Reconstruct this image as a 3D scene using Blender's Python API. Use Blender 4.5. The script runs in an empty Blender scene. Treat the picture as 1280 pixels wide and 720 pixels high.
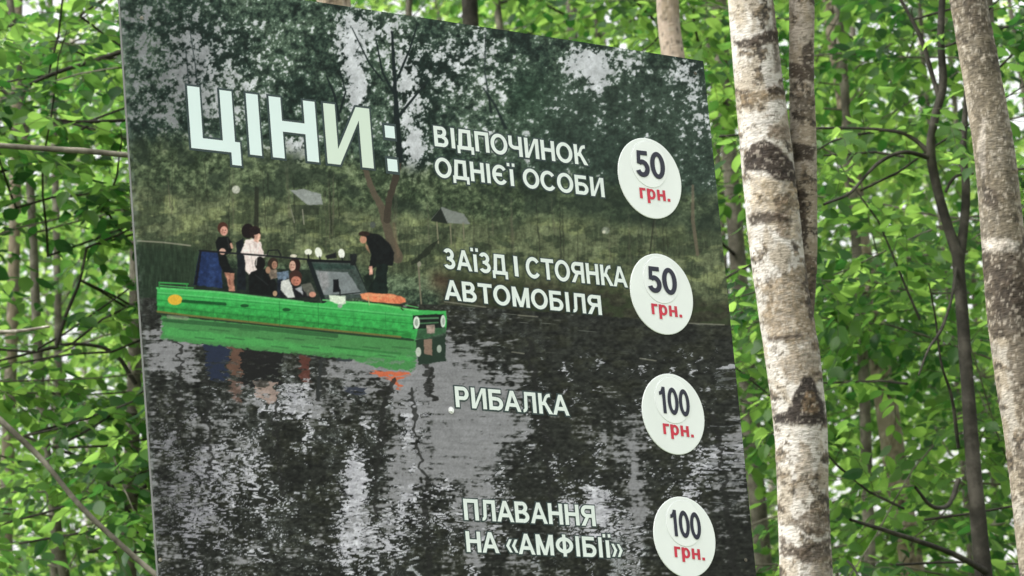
import bpy, math, random
import numpy as np
from mathutils import Vector, Matrix, Quaternion

random.seed(7)
rng = np.random.default_rng(11)
S = bpy.context.scene
COL = S.collection

# ------------------------------------------------------------------ camera
W0, H0, FPX = 1280.0, 720.0, 4400.0          # photograph size, focal length in its pixels
up_c = np.array([-1700.0, 18860.0, -4400.0]); up_c /= np.linalg.norm(up_c)      # world up seen from the camera
fwd_c = np.array([0, 0, -1.0])
fy = fwd_c - up_c * (fwd_c @ up_c); fy /= np.linalg.norm(fy)                    # world +Y (horizontal forward)
fx = np.cross(fy, up_c)
R = np.array([fx, fy, up_c])                                                   # camera -> world
CAM = np.array([0.0, 0.0, 1.6])

cd = bpy.data.cameras.new('camera')
cd.sensor_width = 36.0
cd.lens = FPX / W0 * 36.0
cd.clip_start = 0.05; cd.clip_end = 2000
cd.dof.use_dof = True; cd.dof.focus_distance = 7.7; cd.dof.aperture_fstop = 11.0
cam = bpy.data.objects.new('camera', cd)
m4 = Matrix.Identity(4)
for i in range(3):
    for j in range(3):
        m4[i][j] = R[i][j]
m4.translation = Vector(CAM)
cam.matrix_world = m4
COL.objects.link(cam)
S.camera = cam

# ------------------------------------------------------------------ world, sun, exposure
SUN_EL, SUN_AZ = math.radians(54), math.radians(-118)     # azimuth clockwise from +Y: high on the left
wd = bpy.data.worlds.new('World'); S.world = wd; wd.use_nodes = True
nt = wd.node_tree; nt.nodes.clear()
sky = nt.nodes.new('ShaderNodeTexSky'); sky.sky_type = 'NISHITA'; sky.sun_disc = False
sky.sun_elevation = SUN_EL; sky.sun_rotation = SUN_AZ; sky.air_density = 2.0; sky.dust_density = 6.0; sky.ozone_density = 1.0
hs = nt.nodes.new('ShaderNodeHueSaturation'); hs.inputs['Saturation'].default_value = 0.12
bg = nt.nodes.new('ShaderNodeBackground'); bg.inputs['Strength'].default_value = 0.15
wo = nt.nodes.new('ShaderNodeOutputWorld')
nt.links.new(sky.outputs[0], hs.inputs['Color']); nt.links.new(hs.outputs[0], bg.inputs[0]); nt.links.new(bg.outputs[0], wo.inputs[0])
sd = bpy.data.lights.new('sun', 'SUN'); sd.energy = 1.1; sd.angle = math.radians(14); sd.color = (1, .97, .92)
sun = bpy.data.objects.new('sun', sd); COL.objects.link(sun)
dvec = Vector((math.sin(SUN_AZ) * math.cos(SUN_EL), math.cos(SUN_AZ) * math.cos(SUN_EL), math.sin(SUN_EL)))
sun.rotation_euler = dvec.to_track_quat('Z', 'Y').to_euler(); sun.location = (0, -5, 20)
S.view_settings.view_transform = 'Standard'; S.view_settings.look = 'None'
S.view_settings.exposure = 1.5; S.view_settings.gamma = 1.0

# ------------------------------------------------------------------ helpers
def ray(px, py):
    px = np.asarray(px, float); py = np.asarray(py, float)
    v = np.stack([(px - W0 / 2) / FPX, (H0 / 2 - py) / FPX, -np.ones_like(px)], -1)
    return v @ R.T

def at(px, py, Y):
    """the point at distance Y down the valley (world y) seen at photo pixel px,py"""
    r = ray(px, py)
    return CAM + r * (Y / r[..., 1:2] if r.ndim > 1 else Y / r[1])

def project(P):
    q = (np.asarray(P) - CAM) @ R
    return W0 / 2 + FPX * q[..., 0] / -q[..., 2], H0 / 2 - FPX * q[..., 1] / -q[..., 2]

def srgb(c):
    c = np.clip(np.asarray(c, float), 0, 1)
    return np.where(c <= .04045, c / 12.92, ((c + .055) / 1.055) ** 2.4)

def H(a, b, seed):
    a = a.astype(np.int64); b = b.astype(np.int64)
    h = (a * 374761393 + b * 668265263 + seed * 1274126177) & 0xFFFFFFFF
    h = ((h ^ (h >> 13)) * 1274126177) & 0xFFFFFFFF
    h = ((h ^ (h >> 16)) * 2246822519) & 0xFFFFFFFF
    return ((h ^ (h >> 15)) & 0xFFFFFF) / float(0xFFFFFF)

def vnoise(x, y, seed=0):
    xi = np.floor(x); yi = np.floor(y); u = x - xi; v = y - yi
    u = u * u * (3 - 2 * u); v = v * v * (3 - 2 * v)
    a = H(xi, yi, seed); b = H(xi + 1, yi, seed); c = H(xi, yi + 1, seed); d = H(xi + 1, yi + 1, seed)
    return (a * (1 - u) + b * u) * (1 - v) + (c * (1 - u) + d * u) * v

def fbm(x, y, seed=0, octv=4, gain=.55):
    s = 0; t = 0; a = 1.0
    for k in range(octv):
        ca, sa = math.cos(.6 * k), math.sin(.6 * k)
        s = s + a * vnoise((x * ca - y * sa) * 2 ** k, (x * sa + y * ca) * 2 ** k, seed + 17 * k); t += a; a *= gain
    return s / t

def fbm0(x, y, seed=0, octv=4, gain=.55):
    s = 0; t = 0; a = 1.0
    for k in range(octv):
        s = s + a * vnoise(x * 2 ** k + 3.7 * k, y * 2 ** k, seed + 17 * k); t += a; a *= gain
    return s / t

def sm(e0, e1, x):
    t = np.clip((x - e0) / (e1 - e0), 0, 1)
    return t * t * (3 - 2 * t)

def mesh_obj(name, verts, faces, mats, parent=None, smooth=False, colors=None, tint=None, midx=None):
    me = bpy.data.meshes.new(name)
    verts = np.asarray(verts, np.float32)
    if isinstance(faces, np.ndarray):
        k = faces.shape[1]; n = len(faces)
        me.vertices.add(len(verts)); me.vertices.foreach_set('co', verts.ravel())
        me.loops.add(n * k); me.loops.foreach_set('vertex_index', faces.astype(np.int32).ravel())
        me.polygons.add(n); me.polygons.foreach_set('loop_start', np.arange(0, n * k, k, dtype=np.int32))
        me.update(calc_edges=True)
    else:
        me.from_pydata(verts.tolist(), [], faces); me.update()
    if smooth:
        me.polygons.foreach_set('use_smooth', np.ones(len(me.polygons), bool))
    if colors is not None:
        ca = me.color_attributes.new('paint', 'FLOAT_COLOR', 'POINT')
        ca.data.foreach_set('color', np.concatenate([colors, np.ones((len(colors), 1))], 1).astype(np.float32).ravel())
    if tint is not None:
        ta = me.attributes.new('tint', 'FLOAT', 'POINT'); ta.data.foreach_set('value', np.asarray(tint, np.float32))
    for mm in (mats if isinstance(mats, (list, tuple)) else [mats]):
        me.materials.append(mm)
    if midx is not None:
        me.polygons.foreach_set('material_index', np.asarray(midx, np.int32))
    o = bpy.data.objects.new(name, me); COL.objects.link(o)
    if parent is not None:
        o.parent = parent
    return o

def empty(name, loc, label, cat, group=None):
    o = bpy.data.objects.new(name, None); COL.objects.link(o); o.location = loc
    o.empty_display_size = .2
    o['label'] = label; o['category'] = cat
    if group: o['group'] = group
    return o

def put(o, parent):
    """parent o (built in world coordinates) under an empty that only has a location"""
    o.parent = parent; o.matrix_parent_inverse = Matrix.Translation(-parent.location)

def new_mat(name):
    m = bpy.data.materials.new(name); m.use_nodes = True
    return m, m.node_tree, m.node_tree.nodes['Principled BSDF']

def N(nt, t, **kw):
    n = nt.nodes.new(t)
    for k, v in kw.items(): setattr(n, k, v)
    return n

def ramp(nt, stops):
    r = nt.nodes.new('ShaderNodeValToRGB'); e = r.color_ramp.elements
    while len(e) < len(stops): e.new(.5)
    for k, (p, c) in enumerate(stops):
        e[k].position = p; e[k].color = (*c, 1)
    return r

# ------------------------------------------------------------------ materials
def mat_paint(name, rough=.5, coat=0, bump=0.0, bscale=60, spec=.5):
    m, t, b = new_mat(name)
    a = N(t, 'ShaderNodeAttribute', attribute_name='paint')
    t.links.new(a.outputs['Color'], b.inputs['Base Color'])
    b.inputs['Roughness'].default_value = rough; b.inputs['Specular IOR Level'].default_value = spec
    if bump:
        no = N(t, 'ShaderNodeTexNoise'); no.inputs['Scale'].default_value = bscale; no.inputs['Detail'].default_value = 5
        g = N(t, 'ShaderNodeNewGeometry'); mp = N(t, 'ShaderNodeMapping'); mp.inputs['Scale'].default_value = (1, 1, 2.5)
        t.links.new(g.outputs['Position'], mp.inputs[0]); t.links.new(mp.outputs[0], no.inputs['Vector'])
        bp = N(t, 'ShaderNodeBump'); bp.inputs['Strength'].default_value = bump; bp.inputs['Distance'].default_value = .01
        t.links.new(no.outputs[0], bp.inputs['Height']); t.links.new(bp.outputs[0], b.inputs['Normal'])
    return m

def mat_plain(name, col, rough=.5, var=.1, scale=20, spec=.5, metal=0):
    m, t, b = new_mat(name)
    no = N(t, 'ShaderNodeTexNoise'); no.inputs['Scale'].default_value = scale; no.inputs['Detail'].default_value = 4
    tc = N(t, 'ShaderNodeTexCoord'); t.links.new(tc.outputs['Object'], no.inputs['Vector'])
    r = ramp(t, [(.3, [c * (1 - var) for c in col]), (.7, [min(1, c * (1 + var)) for c in col])])
    t.links.new(no.outputs[0], r.inputs[0]); t.links.new(r.outputs[0], b.inputs['Base Color'])
    b.inputs['Roughness'].default_value = rough; b.inputs['Specular IOR Level'].default_value = spec; b.inputs['Metallic'].default_value = metal
    return m

def mat_bark(name, dark, mid, light, lp=.62, scale=14):
    m, t, b = new_mat(name)
    g = N(t, 'ShaderNodeNewGeometry')
    mp = N(t, 'ShaderNodeMapping'); mp.inputs['Scale'].default_value = (1, 1, 1.0)
    t.links.new(g.outputs['Position'], mp.inputs[0])
    n1 = N(t, 'ShaderNodeTexNoise'); n1.inputs['Scale'].default_value = scale; n1.inputs['Detail'].default_value = 8; n1.inputs['Roughness'].default_value = .65
    t.links.new(mp.outputs[0], n1.inputs['Vector'])
    r = ramp(t, [(.33, dark), (.5, mid), (lp, light)])
    t.links.new(n1.outputs[0], r.inputs[0]); t.links.new(r.outputs[0], b.inputs['Base Color'])
    b.inputs['Roughness'].default_value = .9; b.inputs['Specular IOR Level'].default_value = .2
    bp = N(t, 'ShaderNodeBump'); bp.inputs['Strength'].default_value = .7; bp.inputs['Distance'].default_value = .01
    t.links.new(n1.outputs[0], bp.inputs['Height']); t.links.new(bp.outputs[0], b.inputs['Normal'])
    return m

def mat_leaf(name, c0, c1, t0, t1, mixv=.5):
    m, t, b = new_mat(name)
    a = N(t, 'ShaderNodeAttribute', attribute_name='tint')
    r = ramp(t, [(0, c0), (1, c1)]); r2 = ramp(t, [(0, t0), (1, t1)])
    no = N(t, 'ShaderNodeTexNoise'); no.inputs['Scale'].default_value = 1.1; no.inputs['Detail'].default_value = 2  # broad clumps of tone, painted in for shaded and lit foliage
    g = N(t, 'ShaderNodeNewGeometry'); t.links.new(g.outputs['Position'], no.inputs['Vector'])
    mx = N(t, 'ShaderNodeMath', operation='MULTIPLY_ADD'); mx.inputs[1].default_value = 1.7; mx.inputs[2].default_value = -.85
    ad = N(t, 'ShaderNodeMath', operation='ADD'); ad.use_clamp = True
    t.links.new(no.outputs[0], mx.inputs[0]); t.links.new(mx.outputs[0], ad.inputs[0]); t.links.new(a.outputs['Fac'], ad.inputs[1])
    t.links.new(ad.outputs[0], r.inputs[0]); t.links.new(ad.outputs[0], r2.inputs[0])
    t.links.new(r.outputs[0], b.inputs['Base Color']); b.inputs['Roughness'].default_value = .5; b.inputs['Specular IOR Level'].default_value = .3
    tr = N(t, 'ShaderNodeBsdfTranslucent'); t.links.new(r2.outputs[0], tr.inputs[0])
    mix = N(t, 'ShaderNodeMixShader'); mix.inputs[0].default_value = mixv
    out = t.nodes['Material Output']
    t.links.new(b.outputs[0], mix.inputs[1]); t.links.new(tr.outputs[0], mix.inputs[2]); t.links.new(mix.outputs[0], out.inputs[0])
    return m

M_leaf = mat_leaf('leaf_green', (.016, .052, .016), (.066, .145, .03), (.05, .18, .03), (.42, .68, .13), .56)  # wide dark-to-bright range carries sun contrast in the leaf colour
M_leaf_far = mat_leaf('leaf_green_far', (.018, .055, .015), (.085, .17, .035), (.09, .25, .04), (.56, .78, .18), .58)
M_twig = mat_plain('twig_bark', (.07, .065, .045), .9, .3, 30, .2)
M_bark_dark = mat_bark('bark_dark', (.014, .013, .01), (.028, .026, .02), (.055, .05, .04))
M_bark_mid = mat_bark('bark_mid', (.045, .042, .03), (.085, .08, .06), (.15, .14, .11))
M_bark_brown = mat_bark('bark_brown', (.05, .045, .036), (.10, .09, .072), (.17, .155, .125))
M_bark_grey = mat_bark('bark_grey', (.07, .065, .05), (.2, .18, .15), (.42, .39, .34), .6, 22)
M_birch = mat_paint('birch_bark', .85, 0, .4, 70, .25)
M_print = mat_paint('printed_picture', .5, 0, .02, 3, .12)
M_board = mat_plain('board_core', (.06, .065, .06), .9, .15, 40)
M_post = mat_bark('post_wood', (.09, .07, .05), (.16, .13, .1), (.25, .21, .17))
M_white = mat_plain('white_vinyl', (.80, .835, .815), .4, .04, 12)
M_white2 = mat_plain('white_vinyl_patch', (.83, .86, .845), .35, .03, 9)
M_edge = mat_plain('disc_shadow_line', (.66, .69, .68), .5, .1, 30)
M_letter = mat_plain('letter_white', (.74, .80, .77), .5, .07, 8)
M_title = mat_plain('title_white', (.72, .84, .84), .45, .03, 4)
M_titleb = mat_plain('title_cream', (.66, .76, .66), .45, .03, 4)
M_outline = mat_plain('letter_outline', (.022, .045, .045), .5, .1, 10)
M_navy = mat_plain('navy_digit', (.006, .008, .026), .45, .1, 10)
M_red = mat_plain('red_letter', (.56, .022, .05), .45, .12, 40)
M_screw = mat_plain('screw_zinc', (.75, .75, .74), .3, .05, 10, .8, .6)
# ------------------------------------------------------------------ ground
def ground():
    n = 90; g = np.linspace(-1, 1, n); g = np.sign(g) * np.abs(g) ** 2.2
    X, Y = np.meshgrid(g * 600, g * 600 + 20)
    Z = (fbm(X / 7, Y / 7, 3, 4) - .5) * .5 - .02
    V = np.stack([X, Y, Z], -1).reshape(-1, 3)
    i = np.arange(n * n).reshape(n, n)
    F = np.stack([i[:-1, :-1], i[:-1, 1:], i[1:, 1:], i[1:, :-1]], -1).reshape(-1, 4)
    m, t, b = new_mat('forest_floor')
    no = N(t, 'ShaderNodeTexNoise'); no.inputs['Scale'].default_value = 1.3; no.inputs['Detail'].default_value = 12; no.inputs['Roughness'].default_value = .7
    ge = N(t, 'ShaderNodeNewGeometry'); t.links.new(ge.outputs['Position'], no.inputs['Vector'])
    r = ramp(t, [(.35, (.03, .05, .015)), (.5, (.06, .09, .03)), (.65, (.11, .085, .05))])
    t.links.new(no.outputs[0], r.inputs[0]); t.links.new(r.outputs[0], b.inputs['Base Color']); b.inputs['Roughness'].default_value = 1
    o = mesh_obj('ground', V, F, m, smooth=True); o['kind'] = 'structure'
ground()

# ------------------------------------------------------------------ the sign
bu = np.array([5510.0, -532.0, -4400.0]) @ R.T
bu[2] = 0; bu /= np.linalg.norm(bu)                     # along the board, to the right and away
bw = np.array([0, 0, 1.0])
bn = np.cross(bu, bw)                                    # out of the face
if bn[1] > 0: bn = -bn
r0 = ray(545, 360); B0 = CAM + r0 / np.linalg.norm(r0) * 7.5      # board origin

def board_uv(px, py):
    r = ray(px, py)
    k = ((B0 - CAM) @ bn) / (r @ bn)
    P = CAM + r * k[..., None] if np.ndim(k) else CAM + r * k
    return np.stack([(P - B0) @ bu, (P - B0) @ bw], -1)

def board_pt(s, t, n=0.0):
    s = np.asarray(s, float); t = np.asarray(t, float); n = np.asarray(n, float)
    return B0 + s[..., None] * bu + t[..., None] * bw + n[..., None] * bn * 1.0

SL = float(np.mean([board_uv(152, 5)[0], board_uv(192.5, 660)[0], board_uv(173, 330)[0]]))
SR = float(np.mean([board_uv(881, 85)[0], board_uv(907, 360)[0], board_uv(944, 715)[0]]))
TT = float(np.mean([board_uv(500, 18)[1], board_uv(700, 49)[1], board_uv(879, 77)[1]]))
TB = float(board_uv(560, 905)[1])
print('board', SL, SR, TT, TB, 'bottom z', B0[2] + TB)

# ---- painter: everything on the printed picture is laid out in photo pixels
def knots(lst):
    out = []
    for a, b, d in lst:
        n = max(2, int(round((b - a) / d))); out.append(np.linspace(a, b, n, endpoint=False))
    out.append([lst[-1][1]]); return np.concatenate(out)
PXM = 7.5 / FPX                                          # metres per photo pixel on the board
s_a, s_b = board_uv(190, 380)[0], board_uv(562, 380)[0]
t_a, t_b = board_uv(360, 500)[1], board_uv(360, 262)[1]
t_bot = board_uv(560, 735)[1]
sk = knots([(SL, s_a, 1.5 * PXM), (s_a, s_b, .95 * PXM), (s_b, SR, 1.5 * PXM)])
tk = knots([(TB, t_bot, 5 * PXM), (t_bot, t_a, 1.2 * PXM), (t_a, t_b, .8 * PXM), (t_b, TT, 1.2 * PXM)])
SS, TTT = np.meshgrid(sk, tk)
print('print grid', SS.shape)
def warp(s, t):                                          # the sheet is not perfectly flat
    return .004 * np.sin(s * 2.3 + .5) * np.sin(t * 1.9 + 1) 
PV = board_pt(SS, TTT, warp(SS, TTT)).reshape(-1, 3)
PX, PY = project(PV)
C = np.zeros((len(PX), 3))

def rgb(*c): return np.array(c, float) / 255
def over(mask, col):
    global C
    C = C * (1 - mask[:, None]) + np.asarray(col) * mask[:, None]

def sdf_poly(pts, x, y):
    pts = np.asarray(pts, float); d = np.full(x.shape, 1e9); ins = np.zeros(x.shape, bool)
    for i in range(len(pts)):
        a = pts[i]; b = pts[i - 1]; e = b - a; wx = x - a[0]; wy = y - a[1]
        h = np.clip((wx * e[0] + wy * e[1]) / max(1e-9, e @ e), 0, 1)
        d = np.minimum(d, (wx - e[0] * h) ** 2 + (wy - e[1] * h) ** 2)
        c = ((a[1] > y) != (b[1] > y)) & (x < (b[0] - a[0]) * (y - a[1]) / ((b[1] - a[1]) or 1e-9) + a[0])
        ins ^= c
    d = np.sqrt(d); return np.where(ins, -d, d)

def shape(pts, col, soft=1.1, alpha=1.0, jag=0.0, seed=5, tex=0.0, wob=0.0):
    pts = np.asarray(pts, float)
    x0, y0 = pts.min(0) - 4 - jag - wob * 1.5; x1, y1 = pts.max(0) + 4 + jag + wob * 1.5
    k = np.where((PX > x0) & (PX < x1) & (PY > y0) & (PY < y1))[0]
    if not len(k): return
    x, y = PX[k], PY[k]
    if jag:
        x = x + (fbm(x / 5, y / 3, seed, 2) - .5) * 2 * jag; y = y + (fbm(x / 5 + 40, y / 3, seed + 1, 2) - .5) * 2 * jag
    if wob:                                                # broken up by ripples, row by row
        x = x + (vnoise(x / 22, y / 2.3, seed + 50) - .5) * 2 * wob + (vnoise(x / 60, y / 5, seed + 51) - .5) * wob
    a = np.clip(.5 - sdf_poly(pts, x, y) / soft, 0, 1) * alpha
    if wob: a = a * (1 - .75 * sm(.58, .70, vnoise(x / 9, y / 1.9, seed + 52)) * sm(430, 470, y))
    c = np.broadcast_to(np.asarray(col), (len(k), 3))
    if tex: c = np.clip(c * (1 + tex * (fbm(x / 4, y / 4, seed + 3, 3) - .5)[:, None] * 2), 0, 1)
    C[k] = C[k] * (1 - a[:, None]) + c * a[:, None]

def stroke(pts, w, col, soft=1.1, alpha=1.0, jag=0.0, seed=9):
    pts = np.asarray(pts, float); w = np.broadcast_to(np.asarray(w, float), (len(pts),))
    x0, y0 = pts.min(0) - 5 - w.max(); x1, y1 = pts.max(0) + 5 + w.max()
    k = np.where((PX > x0) & (PX < x1) & (PY > y0) & (PY < y1))[0]
    if not len(k): return
    x, y = PX[k], PY[k]
    if jag:
        x = x + (vnoise(x / 6, y / 4, seed) - .5) * 2 * jag
    d = np.full(len(k), 1e9)
    for i in range(len(pts) - 1):
        a = pts[i]; e = pts[i + 1] - a; wx = x - a[0]; wy = y - a[1]
        h = np.clip((wx * e[0] + wy * e[1]) / max(1e-9, e @ e), 0, 1)
        ww = w[i] + (w[i + 1] - w[i]) * h
        d = np.minimum(d, np.hypot(wx - e[0] * h, wy - e[1] * h) - ww / 2)
    a = np.clip(.5 - d / soft, 0, 1) * alpha
    C[k] = C[k] * (1 - a[:, None]) + np.asarray(col) * a[:, None]

def ell(cx, cy, rx, ry, col, rot=0, soft=1.1, alpha=1.0, tex=0.0):
    a = np.linspace(0, 2 * np.pi, 18, endpoint=False); c, s = math.cos(rot), math.sin(rot)
    x = rx * np.cos(a); y = ry * np.sin(a)
    shape(np.stack([cx + x * c - y * s, cy + x * s + y * c], 1), col, soft, alpha, tex=tex)

def blobs(lst):
    g = np.zeros(len(PX))
    for cx, cy, rx, ry, a in lst:
        g += a * np.exp(-((PX - cx) / rx) ** 2 - ((PY - cy) / ry) ** 2)
    return g

def paint_print():
    global C
    x, y = PX, PY
    lin = y - .10 * (x - 540)                           # levelled height on the print (slant of its horizontals)
    # --- tree canopy
    big = fbm(x / 60, y / 60, 1, 4); mid = fbm(x / 17, y / 17, 2, 4, .65); fine = fbm(x / 5.5, y / 5, 4, 3, .7)
    micro = vnoise(x / 1.7, y / 1.7, 8)
    lum = sm(.34, .66, .30 * big + .35 * mid + .35 * fine)
    hi = vnoise(x / 2.6, y / 2.4, 6) * .6 + micro * .4
    C = rgb(34, 50, 44)[None] * (1 - lum[:, None]) + rgb(92, 112, 92)[None] * lum[:, None]
    C = C * (.50 + .60 * fine + .42 * hi)[:, None]
    # the right part is an even deep grey green
    rmask = sm(600, 700, x) * sm(60, 120, y)
    cr = rgb(56, 72, 62)[None] * (.42 + .52 * fine + .36 * mid + .24 * hi)[:, None] + rgb(0, 12, 0) * blobs([(640, 110, 45, 60, 1.0)])[:, None]
    over(rmask * .8, cr)
    # sky seen through the canopy
    gap = blobs([(205, 70, 45, 40, .16), (240, 60, 26, 55, .30), (255, 100, 30, 60, .26), (200, 130, 40, 50, .30), (300, 55, 35, 50, .2), (180, 20, 40, 40, .2),
                 (290, 130, 30, 40, .22), (340, 120, 40, 45, .12), (372, 192, 20, 22, .55), (350, 185, 40, 12, .2), (438, 60, 18, 45, .55), (447, 110, 14, 34, .75), (465, 40, 40, 30, .35),
                 (515, 140, 24, 70, .34), (520, 190, 18, 30, .42), (508, 90, 20, 40, .3), (560, 78, 30, 30, .32), (600, 55, 30, 26, .26), (575, 120, 40, 30, .15), (625, 95, 18, 25, .2),
                 (735, 78, 26, 20, .75), (745, 100, 10, 20, .5), (790, 85, 30, 14, .3), (860, 95, 16, 24, .40), (850, 85, 30, 20, .2),
                 (880, 150, 14, 60, .18), (168, 110, 16, 140, .12), (612, 170, 10, 20, .3), (500, 215, 26, 14, .4)])
    dens = .30 * mid + .42 * fine + .10 * big + .18 * hi; dens = (dens - dens.mean()) / dens.std()
    g = sm(-.8, .7, dens + 5.2 * gap - 2.0) * (1 - .9 * sm(225, 245, lin + 12 * (mid - .5)))
    g = np.maximum(g, .5 * sm(-.3, .3, dens + 6 * gap - 1.9) * sm(250, 235, lin))
    skyc = rgb(204, 204, 213)[None] * (.80 + .30 * fbm(x / 9, y / 9, 31, 3))[:, None]
    skyc = skyc * (1 - .34 * sm(330, 200, x))[:, None]
    over(g * .93, skyc)
    CAN = C.copy()                                       # kept for the reflection in the water
    # bottom of the canopy: shrubs and far trees, olive
    sh = sm(196, 222, lin + 26 * (mid - .5)) * sm(430, 300, lin)
    cs = rgb(58, 72, 50)[None] * (1 - lum[:, None]) + rgb(104, 116, 82)[None] * lum[:, None]
    cs = cs * (.50 + .62 * fine + .38 * hi)[:, None]
    over(sh * .85, cs)
    dk = sm(.5, .62, fbm(x / 26, y / 20, 41, 4)) * sm(200, 220, lin) * sm(300, 262, lin)
    over(dk * .6, rgb(40, 52, 42))
    over(sm(640, 760, x) * sm(200, 250, lin) * sm(330, 300, lin) * .5, rgb(46, 58, 48))
    # meadow bank
    bank = sm(258, 285, lin + 20 * (mid - .5) + 14 * sm(620, 700, x)) * sm(352, 338, lin)
    cb = rgb(106, 114, 82)[None] * (.46 + .55 * fine + .22 * mid + .26 * hi)[:, None]
    cb = cb + (rgb(24, 24, 10)[None] * sm(.5, .7, fbm(x / 30, y / 12, 51, 3))[:, None])
    over(bank * .88, cb)
    v = fbm(x / 2.2, y / 14, 55, 3)
    bd = sm(.44, .60, fbm(x / 24, y / 13, 57, 4, .6))
    over(bd * bank * .62, rgb(48, 60, 44)[None] * (.6 + .7 * fine)[:, None])
    over(sm(.55, .75, v) * bank * .22, rgb(126, 130, 98))
    over(sm(.5, .3, v) * bank * .30, rgb(54, 60, 46))
    # dark reeds low left, brown wet foot of the bank
    rd = sm(336, 352, lin + 10 * mid) * sm(262, 250, x)
    over(rd * .9, rgb(44, 60, 44)[None] * (.7 + .6 * v)[:, None])
    foot = sm(328, 352, lin + 18 * (mid - .5)) * sm(540, 560, x)
    over(foot * .75, (rgb(56, 52, 40)[None] * (.75 + .5 * fine)[:, None]))
    over(foot * sm(.5, .65, fbm(x / 18, y / 9, 61, 3)) * .5, rgb(58, 74, 44))
    over(blobs([(548, 352, 14, 12, .5)]).clip(0, 1), rgb(98, 66, 52))
    # small things on the bank
    stroke([(172, 301), (205, 303), (238, 307)], 1.8, rgb(146, 142, 124), alpha=.8)
    rng2 = random.Random(3)
    for k in range(46):                                   # slender trunks in the far wood
        tx = rng2.uniform(200, 900); ty = rng2.uniform(225, 262) + .1 * (tx - 540); l = rng2.uniform(30, 85)
        cc = rgb(96, 92, 76) if rng2.random() < .45 else rgb(40, 42, 34)
        stroke([(tx, ty), (tx + rng2.uniform(-4, 4), ty + l * .5), (tx + rng2.uniform(-6, 8), ty + l)], [1.0, rng2.uniform(1.4, 3)], cc, alpha=.55) if False else \
            stroke([(tx, ty), (tx + rng2.uniform(-2, 6), ty + l)], [1.0, rng2.uniform(1.4, 2.8)], cc, alpha=.38, jag=1.0)
    stroke([(866, 232), (866, 275), (872, 318)], [3, 4.5, 4], rgb(112, 98, 82), alpha=.75)
    stroke([(818, 270), (812, 320), (838, 330)], 2, rgb(44, 44, 36), alpha=.6)
    shape([(363, 238), (380, 236), (401, 243), (404, 256), (384, 256)], rgb(140, 144, 142), jag=.8, tex=.12)
    shape([(363, 256), (400, 257), (398, 268), (366, 270)], rgb(48, 56, 44), alpha=.6)
    stroke([(364, 262), (368, 278)], 1.5, rgb(120, 120, 104)); stroke([(378, 262), (380, 280)], 1.5, rgb(130, 128, 112))
    shape([(539, 274), (552, 259), (580, 268), (588, 280), (556, 279)], rgb(122, 126, 122), jag=.5)
    shape([(538, 276), (551, 260), (560, 280)], rgb(40, 46, 40))
    for a in ((546, 278, 548, 304), (563, 280, 564, 305), (579, 279, 580, 300)):
        stroke([(a[0], a[1]), (a[2], a[3])], 1.6, rgb(126, 122, 98))
    ell(295, 237, 5, 5, rgb(168, 168, 156), tex=.2); ell(757, 288, 5, 4.5, rgb(120, 126, 110), tex=.5); ell(755, 290, 2, 2, rgb(196, 192, 172))
    ell(466, 281, 3.5, 4, rgb(84, 90, 84))
    # the forked tree in the middle
    tc = rgb(92, 82, 68)
    stroke([(452, 196), (463, 232), (478, 262), (488, 300), (497, 322)], [5, 7, 9, 12, 14], tc, jag=.8)
    stroke([(500, 196), (494, 225), (486, 250), (484, 275)], [6, 8, 8, 9], rgb(70, 62, 52), jag=.8)
    stroke([(492, 280), (498, 320)], [4, 4], rgb(120, 98, 78), alpha=.5, soft=3)
    td = rgb(30, 42, 42)
    stroke([(490, 40), (494, 110), (496, 150), (500, 200)], [3, 5, 7, 8], td, jag=.6)
    stroke([(496, 148), (515, 125), (535, 100)], [4, 3, 1.6], td); stroke([(494, 120), (478, 90), (470, 50)], [3, 2.4, 1.5], td)
    stroke([(497, 98), (512, 62), (522, 30)], [3, 2.4, 1.5], td); stroke([(478, 100), (462, 80), (440, 35)], [2.4, 2, 1.2], td)
    stroke([(424, 150), (418, 118), (408, 95)], [4, 3, 1.5], td); stroke([(425, 140), (432, 115), (424, 85)], [3, 2, 1.2], td)
    stroke([(240, 180), (238, 130), (232, 60)], [2.2, 1.8, 1.2], td, alpha=.7); stroke([(248, 120), (244, 80), (236, 30)], [2, 1.6, 1], td, alpha=.7)
    stroke([(604, 110), (618, 130), (632, 160)], [2, 3, 4], td, alpha=.8); stroke([(607, 40), (606, 90), (614, 140)], [1.5, 2, 3], td, alpha=.7)
    stroke([(321, 236), (320, 300)], [5, 6], rgb(42, 44, 36), alpha=.7)
    stroke([(523, 328), (525, 362), (527, 384)], [2.2, 2, 2], rgb(120, 112, 94)); ell(524, 330, 2.5, 3.5, rgb(140, 136, 120))
    shape([(549, 298), (538, 316), (520, 330), (512, 330), (530, 312)], rgb(36, 42, 32), alpha=.7, jag=1.5)

    # ---------------- water
    wl = np.interp(x, [150, 200, 555, 620, 700, 910], [372, 372, 381, 386, 391, 407])
    wm = sm(-1.2, 1.2, y - wl + 2 * (fine - .5))
    dist = np.clip((y - wl) / 300, 0, 1)
    rx = x + (vnoise(x / 30, y / (2.2 + 3 * 1), 71) - .5) * 8           # ripples
    ry = y
    patch = fbm0(rx / 26, ry / 13, 72, 4, .6); rip = fbm0(rx / 19, y / 2.8, 73, 3, .5); rip2 = fbm0(x / 4.5, y / 3.2, 76, 2)
    vert = fbm0(rx / 7, y / 60, 74, 3, .6)
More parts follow.
